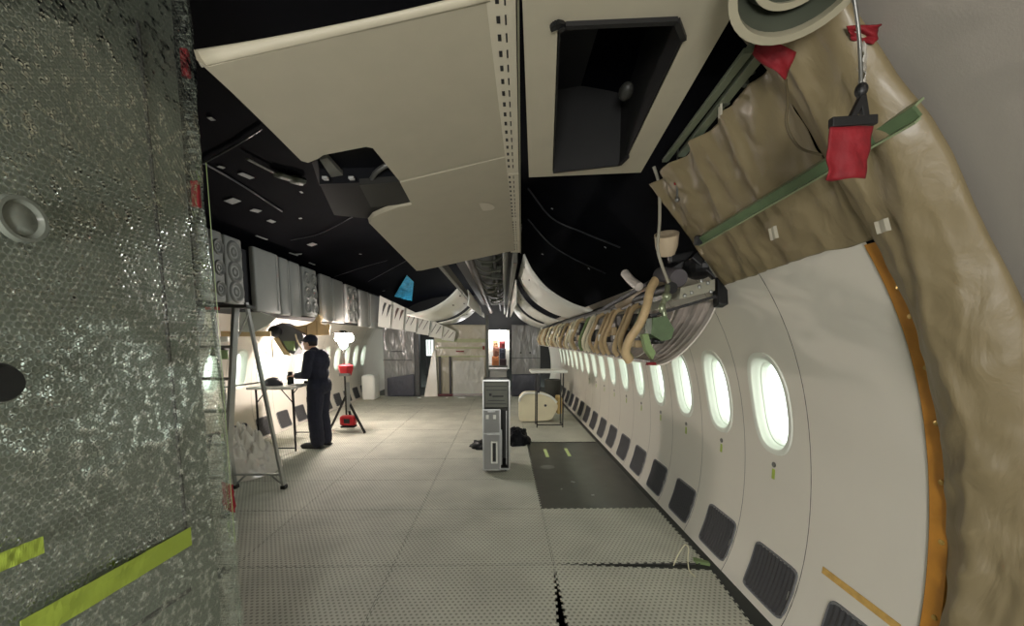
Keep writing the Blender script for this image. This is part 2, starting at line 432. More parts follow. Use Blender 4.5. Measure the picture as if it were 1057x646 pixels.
def wave(a, b):
    "dovetail teeth between coordinate a and b: list of (s, offset)"
    n = max(2, round(abs(b - a) / TP)); st = (b - a) / n; out = []
    for k in range(n):
        s = a + st * k
        out += [(s + st * .16, -TD / 2), (s + st * .06, TD / 2), (s + st * .60, TD / 2), (s + st * .50, -TD / 2)] if True else []
    return out
def mat_outline(x0, x1, y0, y1, g=.0016):
    P = []
    P += [(x0 + g, y0 + g)]; P += [(s, y0 + o + g) for s, o in wave(x0 + .02, x1 - .02)]
    P += [(x1 - g, y0 + g)]; P += [(x1 + o - g, s) for s, o in wave(y0 + .02, y1 - .02)]
    P += [(x1 - g, y1 - g)]; P += [(s, y1 + o - g) for s, o in reversed(wave(x0 + .02, x1 - .02))]
    P += [(x0 + g, y1 - g)]; P += [(x0 + o + g, s) for s, o in reversed(wave(y0 + .02, y1 - .02))]
    return P
XS = [-3.86, -3.03, -1.91, -.79, .355, 1.45]
YS = [-.12, .83, 1.80, 2.785, 3.755, 4.585, 5.42, 6.30, 7.22, 8.12, 9.02, 9.92, 10.82, 11.75]
xname = ['hard against the table side wall', 'second in from the table side wall', 'third in from the table side wall', 'just left of the standing trolley', 'beside the dado grilles of the pit side']
xname = ['against the table side wall', 'second from the table side wall', 'middle of its five', 'second from the pit side wall', 'against the pit side wall']
for i in range(5):
    for j in range(len(YS) - 1):
        x0, x1, y0, y1 = XS[i], XS[i + 1], YS[j], YS[j + 1]
        if i == 4 and 4 <= j <= 6: continue
        if y1 < 1.2: continue
        if i < 2 and y1 < 3.0: continue
        if i == 2 and y1 < 2.0: continue
        po = mat_outline(x0, x1, y0, y1)
        if i == 4 and j == 2:                   # nearest of the pit side: turned a little, leaving a wedge of bare floor
            th = math.radians(-5.2); cx, cy = x0 + .02, y1 - .01
            po = [(cx + (a - cx) * math.cos(th) - (b - cy) * math.sin(th), cy + (a - cx) * math.sin(th) + (b - cy) * math.cos(th)) for a, b in po]
        if i == 4 and j == 1:
            th = math.radians(-5.2); cx, cy = x0 + .02, YS[3] - .01
            po = [(cx + (a - cx) * math.cos(th) - (b - cy) * math.sin(th), cy + (a - cx) * math.sin(th) + (b - cy) * math.cos(th)) for a, b in po]
        mb = MB(); n = len(po)
        mb.add([(a, b, 0) for a, b in po] + [(a, b, -.0142) for a, b in po], [tuple(range(n))])
        mb.f += [(k, n + k, n + (k + 1) % n, (k + 1) % n) for k in range(n)]; mb.mi += [1] * n
        o = mb.build('foam_floor_mat', [M_MAT, M_MATS])
        tag(o, 'grey foam mat, %s row from the camera, %s' % (ORD[j - 1], xname[i]), 'floor mat', 'interlocking foam floor mats')
wl = MB(); wl.tube(smoothpath([(1.20, 2.74, .004), (1.24, 2.77, .06), (1.30, 2.80, .125), (1.33, 2.80, .10), (1.31, 2.76, .05), (1.285, 2.68, .006), (1.29, 2.60, .006)]), .004, 8)
tag(wl.build('wire_loop', mat('pale_wire', (205, 200, 170), .5), smooth=40), 'thin pale wire loop rising from the gap between two foam mats', 'wire')
gc = MB(); gc.prism([(1.37, 2.80, -.013), (1.47, 2.755, -.013), (1.475, 2.79, -.013), (1.39, 2.85, -.013)], (0, 0, .02))
tag(gc.build('foam_offcut', M_GREEN), 'small green offcut lying in the gap beside the dado', 'offcut')

# ------------------------------------------------------------------ hull above the linings (black insulation)
HP = [(1.42, 1.86), (1.38, 2.05), (1.27, 2.3), (1.08, 2.52), (.75, 2.76), (.3, 2.93), (-.3, 3.05), (XM, 3.10)]
HP = HP + [(2 * XM - a, b) for a, b in HP[-2::-1]]
hp = smoothpath([(a, 0, b) for a, b in HP], 4); HX = np.array([p[0] for p in hp])[::-1]; HZ = np.array([p[2] for p in hp])[::-1]
def hz(x): return float(np.interp(x, HX, HZ))
mb = MB(); nn = len(hp)
ysl = [-2.6 + .6 * k for k in range(30)]
for y in ysl: mb.v += [(p[0], y, p[2]) for p in hp]
for j in range(len(ysl) - 1):
    for i in range(nn - 1): mb.f.append((j * nn + i, j * nn + i + 1, (j + 1) * nn + i + 1, (j + 1) * nn + i)); mb.mi.append(0)
ceil = struct(mb.build('ceiling', M_BLACK, smooth=60, recalc=False))
def hit_hull(px, py):
    d = ray(px, py); t = np.linspace(.3, 30, 30000); P = CAM + d * t[:, None]
    i = int(np.argmax(P[:, 2] > np.interp(P[:, 0], HX, HZ) - .006)); return P[i]
def hull_n(x):
    e = .02; return Vector((-(hz(x + e) - hz(x - e)) / (2 * e), 0, 1)).normalized()
def decal(px, py, w, l, m=M_LABEL, rot=0, name='label'):
    p = hit_hull(px, py); n = hull_n(p[0]); a = Vector((0, 1, 0)); b = n.cross(a)
    M = Matrix((b, a, n)).transposed().to_4x4() @ Matrix.Rotation(rot, 4, 'Z')
    q = MB(); q.box(Vector(p) - n * .004, (w, l, .004), M=M); return q.build(name, m, ceil)
for (px, py, w, l, r) in ((254, 181, .05, .13, .2), (240, 207, .10, .11, .1), (228, 172, .03, .05, .4), (264, 217, .06, .10, .3), (218, 122, .03, .04, 0),
                          (311, 198, .02, .04, 0), (310, 225, .03, .03, 0), (322, 252, .09, .12, .1), (280, 228, .05, .10, .1), (270, 245, .02, .22, .05),
                          (303, 262, .02, .22, .05), (322, 272, .02, .2, 0), (308, 262, .03, .1, .6), (372, 262, .02, .05, .4), (396, 300, .03, .08, .5),
                          (424, 290, .03, .05, 0), (570, 215, .02, .02, 0), (608, 277, .03, .03, 0), (625, 255, .025, .02, 0), (560, 262, .03, .04, 0)):
    decal(px, py, w, l, rot=r)
gp = mat('olive_tarp', (72, 78, 62), .5, noise_amt=.2, nscale=10)
for pts in (((255, 160), (270, 168), (286, 176), (298, 180), (312, 184)),):
    tm = MB(); tm.tube(smoothpath([Vector(hit_hull(*p)) - Vector((0, 0, .03)) for p in pts]), [.015] * 12 + [.05] * 8 + [.07] * 5, 8, flat=.5); tm.build('olive_sleeve', gp, ceil, smooth=60)
for pts, r in ((((209, 166), (250, 190), (291, 217)), .008), (((209, 167), (240, 150), (270, 131)), .008), (((300, 247), (330, 240), (365, 222), (395, 205)), .006),
               (((545, 193), (570, 224), (600, 238), (640, 254)), .008), (((545, 225), (567, 250), (590, 265), (625, 281)), .008), (((380, 290), (420, 268), (455, 246)), .005), (((345, 285), (375, 275), (400, 268)), .004)):
    q = MB(); q.tube(smoothpath([Vector(hit_hull(*p)) - Vector((0, 0, .012)) for p in pts]), r, 6); q.build('cable', mat('dark_cable', (52, 53, 56), .4), ceil, smooth=60)
# end walls closing the cabin
bw = MB(); bw.box((-1.18, -2.62, 1.5), (6.4, .06, 3.4)); struct(bw.build('wall_back', M_LINING))
fwl = MB(); fwl.box((-1.18, 14.4, 1.5), (6.4, .06, 3.4)); struct(fwl.build('wall_far', mat('far_wall', (34, 34, 34), .8)))
for sgn, nm in ((1, 'wall_galley_pit_side'), (-1, 'wall_galley_table_side')):
    q = MB(); q.grid(lambda u, v: (side(sgn, wx(-.04 + 2.1 * v)), (11.80 if sgn > 0 else 12.0) + 2.6 * u, -.04 + 2.1 * v), 2, 20); struct(q.build('wall_right' if sgn > 0 else 'wall_left', M_WALL, smooth=50))

# ------------------------------------------------------------------ blue film, left panels, rail, right panel
PA, PB, PC = 2.583, -.03, .24
def onp(px, py, lift=0):
    d = ray(px, py); t = (PA + lift - CAM[2]) / (d[2] - PB * d[1] - PC * d[0]); return Vector(CAM + d * t)
PN = Vector((-PC, -PB, 1)).normalized()
def rounded(poly, r=.02):
    return poly
near_px = [(203, 62), (240, 96), (280, 135), (311, 166), (318, 168), (328, 164), (334, 160), (378, 151.5), (385, 153), (389, 158), (412, 186.5), (527, 159.5)]
pn = [onp(*p) for p in near_px]
A = Vector((-.035, 1.255, 0)); A.z = PA + PB * A.y + PC * A.x
B = Vector((-.815, 1.245, 0)); B.z = PA + PB * B.y + PC * B.x
q = MB(); q.prism([B] + pn + [A], PN * .028)
t_ = q.build('ceiling_panel', M_BIN)
tag(t_, 'large beige overhead panel nearest the camera, with a notch beside black recess', 'ceiling panel', 'beige overhead panels')
lip = MB()
e0, e1 = B + Vector((-.02, 0, 0)), A
lip.grid(lambda u, v: tuple(e0.lerp(e1, u) + Vector((0, -.014 * math.sin(v * PI * .5), (.010 + .020 * (1 - u) ** 3) * (1 - math.cos(v * PI * .5)) + .002))), 12, 8)
lip.build('rolled_lip', M_BIN, t_, smooth=70, thick=.01)
far_px = [(413, 188.5), (425, 211), (411, 214), (397, 219), (386, 224), (381, 230), (430, 279.5), (436, 279), (531, 258.5), (527.2, 161)]
q = MB(); q.prism([onp(*p) for p in far_px], PN * .028)
t2 = tag(q.build('ceiling_panel', M_BIN), 'beige overhead panel with pointed corner, beyond the notched one', 'ceiling panel', 'beige overhead panels')
q = MB(); q.lathe([(.01, 0), (.075, 0), (.075, .003), (.01, .003)], onp(499, 214, -.004), 24); q.build('round_patch', mat('beige_patch', (186, 178, 158), .55), t2)
# black recess box seen through the notch
rb = thing('latch_recess', onp(380, 195, .05), 'black glossy recess box set into the notch of the overhead panel', 'recess box')
q = MB(); q.prism([onp(322, 168, .10), onp(336, 158, .10), onp(384, 150, .10), onp(414, 187, .10), onp(330, 192, .10)], (0, 0, .02)); q.build('lid', M_BLKG, rb)
q = MB(); q.prism([onp(330, 190, .03), onp(412, 187, .03), onp(425, 211, .03), onp(384, 226, .03), onp(345, 222, .03)], (0, 0, .07)); q.build('housing', M_BLKG, rb)
q = MB(); q.prism([onp(371, 191, .015), onp(413, 187.5, .015), onp(424, 210, .015), onp(383, 214, .015)], (0, 0, .03)); q.build('cover', mat('dark_grey_plastic', (48, 48, 46), .4, spec=.12), rb)
q = MB(); q.tube(smoothpath([onp(383, 186, .04), onp(388, 178, .05), onp(398, 171, .06), onp(405, 170, .06)]), .012, 8); q.build('grey_hose', M_STEEL, rb, smooth=50)
q = MB(); q.prism([onp(330, 165, .06), onp(338, 163, .06), onp(354, 181, .06), onp(342, 183, .06)], (0, 0, .02)); q.build('bracket', mat('grey_bracket', (110, 110, 104), .5), rb)
for px, py in ((336, 184), (363, 184)):
    q = MB(); q.box(onp(px, py, .028), (.025, .025, .012), bev=.002); q.build('clip', M_LABEL, rb)
# perforated rail
rl = thing('seat_track_rail', (0.0, 1.2, 2.5), 'long pale perforated rail running between the beige overhead panels', 'rail')
def rp(s, off=0, dz=0):           # s: 0 near, 1 far
    return Vector((-.015 + .137 * s + off, 1.2 + 3.15 * s, 2.535 - .05 * s + dz))
hw = .048
q = MB()
for s0, s1 in ((0, .38), (.383, .64), (.643, .86), (.863, 1.0)):
    q.prism([rp(s0, -hw), rp(s0, hw), rp(s0, hw, .05), rp(s0, -hw, .05)], rp(s1) - rp(s0))
q.build('extrusion', M_RAIL, rl)
q = MB(); q.prism([rp(0, hw + .004, -.012), rp(0, hw + .010, -.012), rp(0, hw + .010, .05), rp(0, hw + .004, .05)], rp(1) - rp(0)); q.build('flange', mat('olive_flange', (128, 126, 104), .5), rl)
q = MB(); q.prism([rp(0, -hw - .012, .015), rp(0, -hw, .015), rp(0, -hw, .05), rp(0, -hw - .012, .05)], rp(1) - rp(0)); q.build('gasket', M_BLK, rl)
q = MB()
k = 0.015
while k < .98:
    if not any(abs(k - b) < .012 for b in (.38, .64, .86)):
        q.box(rp(k, -.004, -.0005), (.011, .026, .003), rz=-.045); q.box(rp(k, .018, -.0005), (.005, .036, .003), rz=-.045)
    k += .0225
q.build('slot', M_BLK, rl)
for s in (.0, .255, .40, .60, .78):
    q = MB(); c = rp(s, -hw - .02, .0); q.prism([c + Vector((-.03, 0, 0)), c + Vector((.012, -.016, 0)), c + Vector((.012, .016, 0))], (0, 0, .014)); q.build('clip', M_BLK, rl)
q = MB(); c = rp(0, 0, 0); q.prism([c + Vector((-.13, .0, -.004)), c + Vector((-.10, -.02, -.004)), c + Vector((.05, -.025, -.004)), c + Vector((.05, .004, -.004))], (0, 0, .03)); q.build('end_bracket', M_BLK, rl)
# right panel with opening
ZP = 2.50
rpn = thing('ceiling_panel', (.4, 1.8, ZP), 'beige overhead panel with a big dark rectangular opening', 'ceiling panel', 'beige overhead panels')
def onz(px, py, z=ZP): return Vector(at(px, py, Z=z))
outer = [onz(537.5, 8), onz(546, 183), onz(661.5, 178), onz(768, 5)]
hole = [onz(577, 28), onz(571, 176), onz(640, 168), onz(648, 160), onz(706, 38), onz(699, 19), onz(584, 24)]
n0 = Vector((outer[0].x, 1.16, ZP)); n3 = Vector((outer[3].x - .02, 1.16, ZP))
O = [n0, outer[1], outer[2], n3]
q = MB()
def quad(*p): q.prism(list(p), (0, 0, .03))
quad(O[0], O[1], hole[1], hole[0]); quad(O[1], O[2], hole[2], hole[1]); quad(O[2], O[3], hole[4], hole[3]); q.prism([O[2], hole[3], hole[2]], (0, 0, .03))
quad(O[3], O[0], hole[6], hole[5]); q.prism([O[0], hole[0], hole[6]], (0, 0, .03)); q.prism([O[3], hole[5], hole[4]], (0, 0, .03))
q.build('panel_skin', M_BIN, rpn)
q = MB()
for a, b in zip(hole, hole[1:] + hole[:1]):
    h = Vector((0, 0, .40)); q.add([a, b, b + h, a + h], [(0, 1, 2, 3)])
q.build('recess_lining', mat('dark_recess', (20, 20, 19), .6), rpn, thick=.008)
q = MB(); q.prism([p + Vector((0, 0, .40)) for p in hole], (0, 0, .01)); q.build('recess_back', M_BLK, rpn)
q = MB()
for pp in ((hole[6], hole[0]), (hole[5], hole[4]), (hole[1], hole[2]), (hole[2], hole[3]), (hole[6], hole[5])):
    q.bar(pp[0] - Vector((0, 0, .006)), pp[1] - Vector((0, 0, .006)), .016, .014)
q.build('rubber_edging', M_BLK, rpn)
q = MB()
for k in range(7):
    a = PI * .5 + k * .22; c = hole[6]; q.bar(c, c + Vector((.045 * math.cos(a + 1.2), .045 * math.sin(a + 1.2) * .6, -.012)), .006, .01)
q.build('frayed_gasket', M_BLK, rpn)
q = MB(); q.ell(onz(645, 135) + Vector((0, 0, .16)), (.03, .05, .03)); q.build('inner_fitting', mat('fitting', (50, 50, 46), .5), rpn, smooth=60)
bfm = MB(); p1, p2, p3, p4 = [Vector(hit_hull(*p)) - Vector((0, 0, .02)) for p in ((420, 283), (427, 290), (425, 310), (407, 305))]
bfm.grid(lambda u, v: tuple(p1.lerp(p2, u).lerp(p4.lerp(p3, u), v) + Vector((0, 0, .02 * noise.noise((u * 5, v * 5, 1))))), 10, 10)
tag(bfm.build('blue_film_patch', M_BLUE, thick=.004), 'bright blue film patch on the black ceiling above the bin covers', 'film')

# ------------------------------------------------------------------ bubble-wrapped monument
MX, MY = -.965, 1.375
mo = thing('wrapped_monument', (MX - .35, .3, 0), 'tall bubble-wrapped cabin monument filling the near corner', 'monument')
q = MB(); q.box((MX - .45, .1125, 1.32), (.86, 2.505, 2.66), bev=.012); q.build('carcass', M_MONU, mo)
q = MB(); q.bar((MX + .001 - .02, 1.235, .98), (MX + .001 - .02, 1.225, 2.45), .012, .006); q.bar((MX - .02, 1.235, .82), (MX - .02, .45, .90), .006, .012)
q.build('door_gap', M_SEAM, mo)
def wrapf(u, v):
    y = -1.0 + (MY + .02 + 1.0) * u; z = .01 + 2.72 * v
    lean = -.055 * (v - .5)
    x = MX + .012 + .010 * noise.noise((y * 3, z * 3, 0)) + .006 * noise.noise((y * 9, z * 9, 4)) + .004
    x += .02 * max(0, noise.noise((y * 2.1, z * 1.3, 8)))
    y2 = y + u ** 4 * (.03 - .05 * v + .012 * noise.noise((z * 6, 3, 1)))
    return (x, y2, z)
q = MB(); q.grid(wrapf, 90, 130); q.build('bubble_wrap', M_BUBBLE, mo, smooth=180)
def wrapc(u, v):                   # wrap turning round the far corner, crinkled
    z = .01 + 2.72 * v; a = u * 2.2
    r = .018 + .010 * noise.noise((z * 7, u * 3, 2)) + .016 * (1 - v) * abs(noise.noise((z * 11, u * 4, 5)))
    return (MX - .012 + r * math.cos(a) * 1.2 + .003, MY + .004 + .02 - .03 * v + r * math.sin(a) * 1.2, z) if u < .7 else (MX - .012 + r * math.cos(1.54) * 1.2 - (u - .7) * .5, MY + .02 + .022 - .03 * v + .01 * noise.noise((z * 9, u * 9, 1)), z)
q = MB(); q.grid(wrapc, 14, 160); q.build('corner_wrap', M_BUBBLE, mo, smooth=180)
def face_tape(p0, p1, w, name, m, dx=.034):
    y0, z0 = p0; y1, z1 = p1; L = math.hypot(y1 - y0, z1 - z0); a, b = (y1 - y0) / L, (z1 - z0) / L
    s = MB(); s.grid(lambda u, v: (MX + dx + .003 * noise.noise((u * 8, v * 3, 2)), y0 + (y1 - y0) * u - b * w * (v - .5), z0 + (z1 - z0) * u + a * w * (v - .5)), 30, 3)
    return s.build(name, m, mo, thick=.001)
def onm(px, py): p = at(px, py, X=MX + .03); return (p[1], p[2])
face_tape(onm(196, 553), onm(20, 655), .055, 'lime_tape', M_TAPE)
face_tape(onm(43, 562), onm(-30, 592), .035, 'lime_tape', M_TAPE)
p = onm(216, 530)
q = MB(); q.grid(lambda u, v: (MX + .03 - .06 * u + .01 * noise.noise((u * 5, v * 5, 0)), MY + .02 + .03 * u, p[1] - .05 + .10 * v), 8, 8); q.build('red_tape', M_RED, mo, thick=.002)
for zz in (2.43, 2.05):
    q = MB(); q.box((MX + .004, MY - .012, zz), (.022, .016, .08), bev=.004); q.build('red_tag', M_RED, mo)
q = MB(); q.grid(lambda u, v: (MX + .030 + .004 * u, MY + .0 + .008 * (1 - u) , .9 + 1.25 * v), 1, 30); q.build('edge_tape', mat('dull_lime_tape', (128, 150, 84), .5), mo, thick=.001)
y_, z_ = onm(20, 226)
q = MB(); Mr = Matrix.Rotation(PI / 2, 4, 'Y'); q.lathe([(.012, .010), (.03, .004), (.036, .012), (.043, .012), (.045, 0)], (MX + .028, y_, z_), 28, M=Mr); q.build('handle_cup', mat('clear_cup', (120, 125, 115), .15), mo, smooth=50)
y_, z_ = onm(-3, 395)
q = MB(); q.lathe([(.004, .02), (.03, .018), (.036, .008), (.036, 0)], (MX + .03, y_, z_), 28, M=Mr); q.build('knob', M_BLK, mo, smooth=50)

# ------------------------------------------------------------------ near right: ochre door frame, tan sheeting, entry lining
q = MB()
zs = [-.05 + 1.98 * k / 40 for k in range(41)]
def frm(z, y, d): return (wx(z) - d, y, z)
rings = [[frm(z, 1.472, 0), frm(z, 1.472, .014), frm(z, 1.405, .014), frm(z, 1.405, 0)] for z in zs]
vs = [p for r in rings for p in r]; fs = [(i * 4 + k, i * 4 + (k + 1) % 4, (i + 1) * 4 + (k + 1) % 4, (i + 1) * 4 + k) for i in range(40) for k in range(4)]
q.add(vs, fs + [(0, 1, 2, 3), (160, 161, 162, 163)]); dfm = struct(q.build('trim_2', M_ORANGE, smooth=40))
q = MB()
for z in (.25, .55, .85, 1.08, 1.30, 1.50, 1.68, 1.78):
    q.lathe([(.002, 0), (.011, 0), (.009, .005), (.002, .006)], (wx(z) - .014, 1.425, z), 10, M=Matrix.Rotation(-PI / 2, 4, 'Y'))
q.build('rivet', mat('rivet', (180, 150, 80), .3, metal=.4), dfm)
q = MB(); q.grid(lambda u, v: (wx(-.05 + 1.97 * v) - .010 * math.sin(PI * u), 1.472 + .010 * u, -.05 + 1.97 * v), 4, 40); q.build('sealant_edge', M_SEAM, dfm, smooth=60)
# the sheet that wraps the frame below the ceiling
def xin(z):                          # inner profile carried on past the lining top
    return wx(z) if z < 1.9 else wx(1.9) - (z - 1.9) * .70 - (z - 1.9) ** 2 * .12
def fold(y, z):
    a = noise.noise((y * 2.2, z * 1.6, 3.3)); b = noise.noise((y * 9 + 1.6 * a, z * 2.2, 7.1)); c = noise.noise((y * 20, z * 14, 1.7))
    d = abs(noise.noise((y * 5 + z * 2.5, z * 3.5 - y, 9.0)))
    e = abs(noise.noise((y * 7 + 1.1 * z, z * .9 + y, 4.4)))
    return .030 * a + .022 * b + .009 * c + .034 * (.3 - d) ** 1 + .075 * (.25 - e) + .018 * (.25 - abs(noise.noise((y * 15 + 2 * z, z * .8 - y * 2, 6.6))))
def shA(u, v):
    z = -.05 + 2.60 * v; y = 1.412 - .29 * u
    bulge = .085 * math.sin(PI * min(1, u * 1.0)) ** .6
    up = max(0, z - 1.9)
    return (xin(z) - bulge - fold(y, z) * (.6 + .4 * math.sin(PI * u)) * 1.0, y + .014 * noise.noise((z * 4, u * 3, 2)) , z)
sh = thing('tan_plastic_cover', (wx(0), 1.25, 0), 'crumpled tan plastic cover wrapped round the doorway frame', 'plastic cover', 'tan plastic covers')
q = MB(); q.grid(shA, 44, 220); q.build('sheet', M_BROWN, sh, smooth=180, thick=.002)
def shB(u, v):
    y = 1.40 + 1.02 * u; z0 = 1.945 - .035 * u; z1 = 2.47 + .0 * u; z = z0 + (z1 - z0) * v
    return (xin(z) - .02 - .025 * math.sin(PI * v) - 1.1 * fold(y * .8 + 3, z * 1.3), y, z + .012 * noise.noise((y * 5, v, 4)) * (1 - v))
s2 = thing('tan_plastic_cover', (1.2, 1.9, 1.95), 'tan plastic cover above the lining edge, crossed by a green bar', 'plastic cover', 'tan plastic covers')
q = MB(); q.grid(shB, 110, 80); q.build('sheet', M_BROWN, s2, smooth=180, thick=.002)
for (px, py, w, hh, r) in ((984, 233, .05, .04, .3), (800, 240, .05, .05, .4), (805, 112, .03, .06, .2)):
    P = Vector(at(px, py, Y=1.28)) if px > 900 else Vector(at(px, py, Y=1.62))
    if px > 900: P.x = xin(P.z) - .11
    else: P.x = min(P.x, xin(P.z) - .07)
    q = MB(); q.grid(lambda u, v: (P.x - .004 * math.sin(6 * u), P.y + w * (u - .5) + r * w * v, P.z + hh * (v - .5)), 4, 4)
    q.build('tape_patch', mat('pale_patch', (196, 190, 172), .25), sh if px > 900 else s2, thick=.001)
for pts, r in ((((731, 147), (752, 163), (772, 180), (790, 203)), .011), (((790, 203), (770, 183), (748, 150)), .003)):
    q = MB(); q.tube(smoothpath([Vector(at(px, py, Y=1.95 - .002 * (px - 700))) for px, py in pts]), r, 8, flat=.5)
    q.build('torn_fold', mat('pale_torn_edge', (196, 186, 160), .4), s2, smooth=60)
# green angle bar
G0, G1 = [Vector(CAM) + (Vector(p) - Vector(CAM)) * .92 for p in ((1.075, 2.30, 2.135), (1.135, 1.18, 2.222))]
gb = thing('green_angle_bar', G0, 'green primed angle bar running across the tan plastic cover', 'bar')
q = MB(); q.bar(G0, G1, .032, .010, (1, 0, .9)); q.build('web', M_GREENB, gb)
q = MB(); q.bar(G0 + Vector((.004, 0, .022)), G1 + Vector((.004, 0, .022)), .006, .03, (1, 0, .9)); q.bar(G0 - Vector((-.004, 0, .022)), G1 - Vector((-.004, 0, .022)), .006, .02, (1, 0, .9)); q.build('flange', mat('pale_green_primer', (128, 140, 106), .4), gb)
q = MB(); q.box(G0 + Vector((-.01, .0, 0)), (.035, .03, .045), bev=.005); q.build('end_bolt', M_BLK, gb)
# structure rails in the dark beside the opening panel
for k, (x, z, y0, y1, r, lab) in enumerate(((.86, 2.50, 1.15, 2.34, .016, 'thin green stringer nearest the opening panel edge'), (.93, 2.44, 1.15, 2.28, .020, 'thick green stringer beside the tan cover under the ceiling'))):
    e0, e1 = [(Vector(at(772, 52, Y=1.32)), Vector(at(686, 166, Y=2.2))), (Vector(at(792, 46, Y=1.30)), Vector(at(703, 160, Y=2.12)))][k]
    q = MB(); q.bar(e0, e1, r * 1.6, r, bev=.002); q.bar(e0 + Vector((.018, 0, .018)), e1 + Vector((.018, 0, .018)), .006, r * 2.4)
    st = tag(q.build('roof_stringer', mat('dull_green', (104, 112, 92), .45)), lab, 'stringer')
cl = thing('clamp_cluster', (.84, 1.4, 2.48), 'dark green clamps clustered beside the overhead opening panel', 'clamp')
for k in range(9):
    q = MB(); q.box((.82 + .03 * random.random(), 1.22 + .05 * k, 2.47 + .04 * random.random()), (.034, .02, .018), rz=random.random() * .5, bev=.003); q.build('clamp', M_DGREEN, cl)
# duct end
q = MB(); Mr = Matrix.Rotation(PI / 2, 4, 'X') @ Matrix.Rotation(-.0, 4, 'Y')
dc = thing('duct_end', (.76, 1.05, 2.47), 'round olive duct end wrapped in film at the ceiling edge', 'duct')
DCP = at(827, -24, Y=.96)
Dm = Matrix.Rotation(math.radians(-20), 4, 'X') @ Matrix.Rotation(math.radians(6), 4, 'Y')
q.lathe([(.02, .10), (.075, .10), (.08, .04), (.086, .04), (.09, .09), (.118, .09), (.125, .0), (.132, .0), (.132, .30), (.02, .30)], DCP, 40, M=Dm); q.build('sleeve', M_DGREEN, dc, smooth=40)
q = MB(); q.lathe([(.120, -.004), (.139, -.004), (.141, .03), (.131, .034), (.124, .02), (.120, -.004)], DCP, 40, M=Dm); q.lathe([(.074, .036), (.090, .036), (.091, .05), (.08, .05), (.074, .036)], DCP, 40, M=Dm); q.build('rim', M_WRAPB, dc, smooth=40)
q = MB()
for k in range(5):
    q.box(Vector(DCP) + Dm.to_3x3() @ Vector((-.09 + .045 * k, 0, .085)), (.010, .20, .008), M=Dm)
q.build('inner_web', M_DGREEN, dc)
# red cloths
def cloth(name, corners, label, n=14, wav=.012, extra=None):
    c = [Vector(p) for p in corners]; q = MB()
    nrm = (c[1] - c[0]).cross(c[3] - c[0]).normalized()
    q.grid(lambda u, v: tuple(c[0].lerp(c[1], u).lerp(c[3].lerp(c[2], u), v) + nrm * wav * (noise.noise((u * 3 + c[0].x * 9, v * 3, 5)) + .5 * math.sin(u * 7)) * (0.3 + v)), n, n)
    return q
fl = thing('warning_streamer', at(878, 125, Y=1.00), 'square red cloth streamer hanging from a black clip', 'streamer', 'red warning streamers')
q = cloth('c', [at(857, 131, Y=1.00), at(902, 130, Y=1.00), at(894, 184, Y=1.015), at(852, 186, Y=1.015)], ''); q.build('cloth', M_RED, fl, smooth=180, thick=.003)
q = MB(); q.bar(at(857, 127, Y=1.005), at(904, 124, Y=1.005), .016, .022, bev=.003); q.bar(at(878, 124, Y=1.005), at(890, 100, Y=1.005), .014, .014, bev=.002); q.bar(at(893, 124, Y=1.005), at(889, 98, Y=1.005), .016, .012, bev=.002)
q.ell(at(889, 93, Y=1.005), (.013, .013, .016)); q.build('clip', M_BLK, fl)
q = MB(); q.tube(smoothpath([at(889, 92, Y=1.005), at(888, 60, Y=1.0), at(886, 30, Y=.99), at(880, -12, Y=.97)]), .004, 8); q.build('cord', M_STEEL, fl, smooth=60)
f2 = thing('warning_streamer', at(800, 45, Y=1.22), 'red cloth streamer tucked below the olive duct end', 'streamer', 'red warning streamers')
q = cloth('c', [at(784, 36, Y=1.22), at(822, 54, Y=1.22), at(811, 83, Y=1.24), at(776, 56, Y=1.24)], ''); q.build('cloth', M_RED, f2, smooth=180, thick=.003)
q = MB(); q.tube(smoothpath([at(811, 82, Y=1.24), at(813, 105, Y=1.30), at(812, 130, Y=1.34), at(825, 152, Y=1.36), at(848, 160, Y=1.36)]), .004, 8); q.build('cord', mat('olive_cord', (86, 76, 54), .6), f2, smooth=60)
f3 = thing('warning_streamer', at(890, 35, Y=1.12), 'small crumpled red cloth above clear plastic twist', 'streamer', 'red warning streamers')
q = cloth('c', [at(874, 27, Y=1.12), at(911, 25, Y=1.12), at(903, 45, Y=1.14), at(880, 42, Y=1.14)], '', wav=.03); q.build('cloth', M_RED, f3, smooth=180, thick=.003)
q = MB(); q.grid(lambda u, v: tuple(Vector(at(877 + 30 * u - (12 * v) * (2 * u - 1), 42 + 46 * v, Y=1.16 + .03 * math.sin(9 * u))) + Vector((0, .012 * noise.noise((u * 6, v * 6, 0)), 0))), 14, 18); q.build('clear_twist', film_mat('twisted_film', (200, 196, 186), .6, .2, .6, 20, .5), f3, smooth=180, thick=.001)
f4 = thing('warning_streamer', at(699, 180, Y=2.2), 'narrow red tag hanging near the thin pale cord', 'streamer', 'red warning streamers')
q = MB(); q.box(at(699, 180, Y=2.2), (.03, .012, .105), bev=.005); q.build('cloth', M_RED, f4)
q = MB(); q.tube([at(699, 191, Y=2.2), at(699, 206, Y=2.2)], .006, 8); q.ell(at(699, 206, Y=2.2), (.012, .012, .014)); q.tube([at(699, 169, Y=2.2), at(700, 150, Y=2.2)], .004, 8); q.build('pin', M_STEEL, f4, smooth=50)
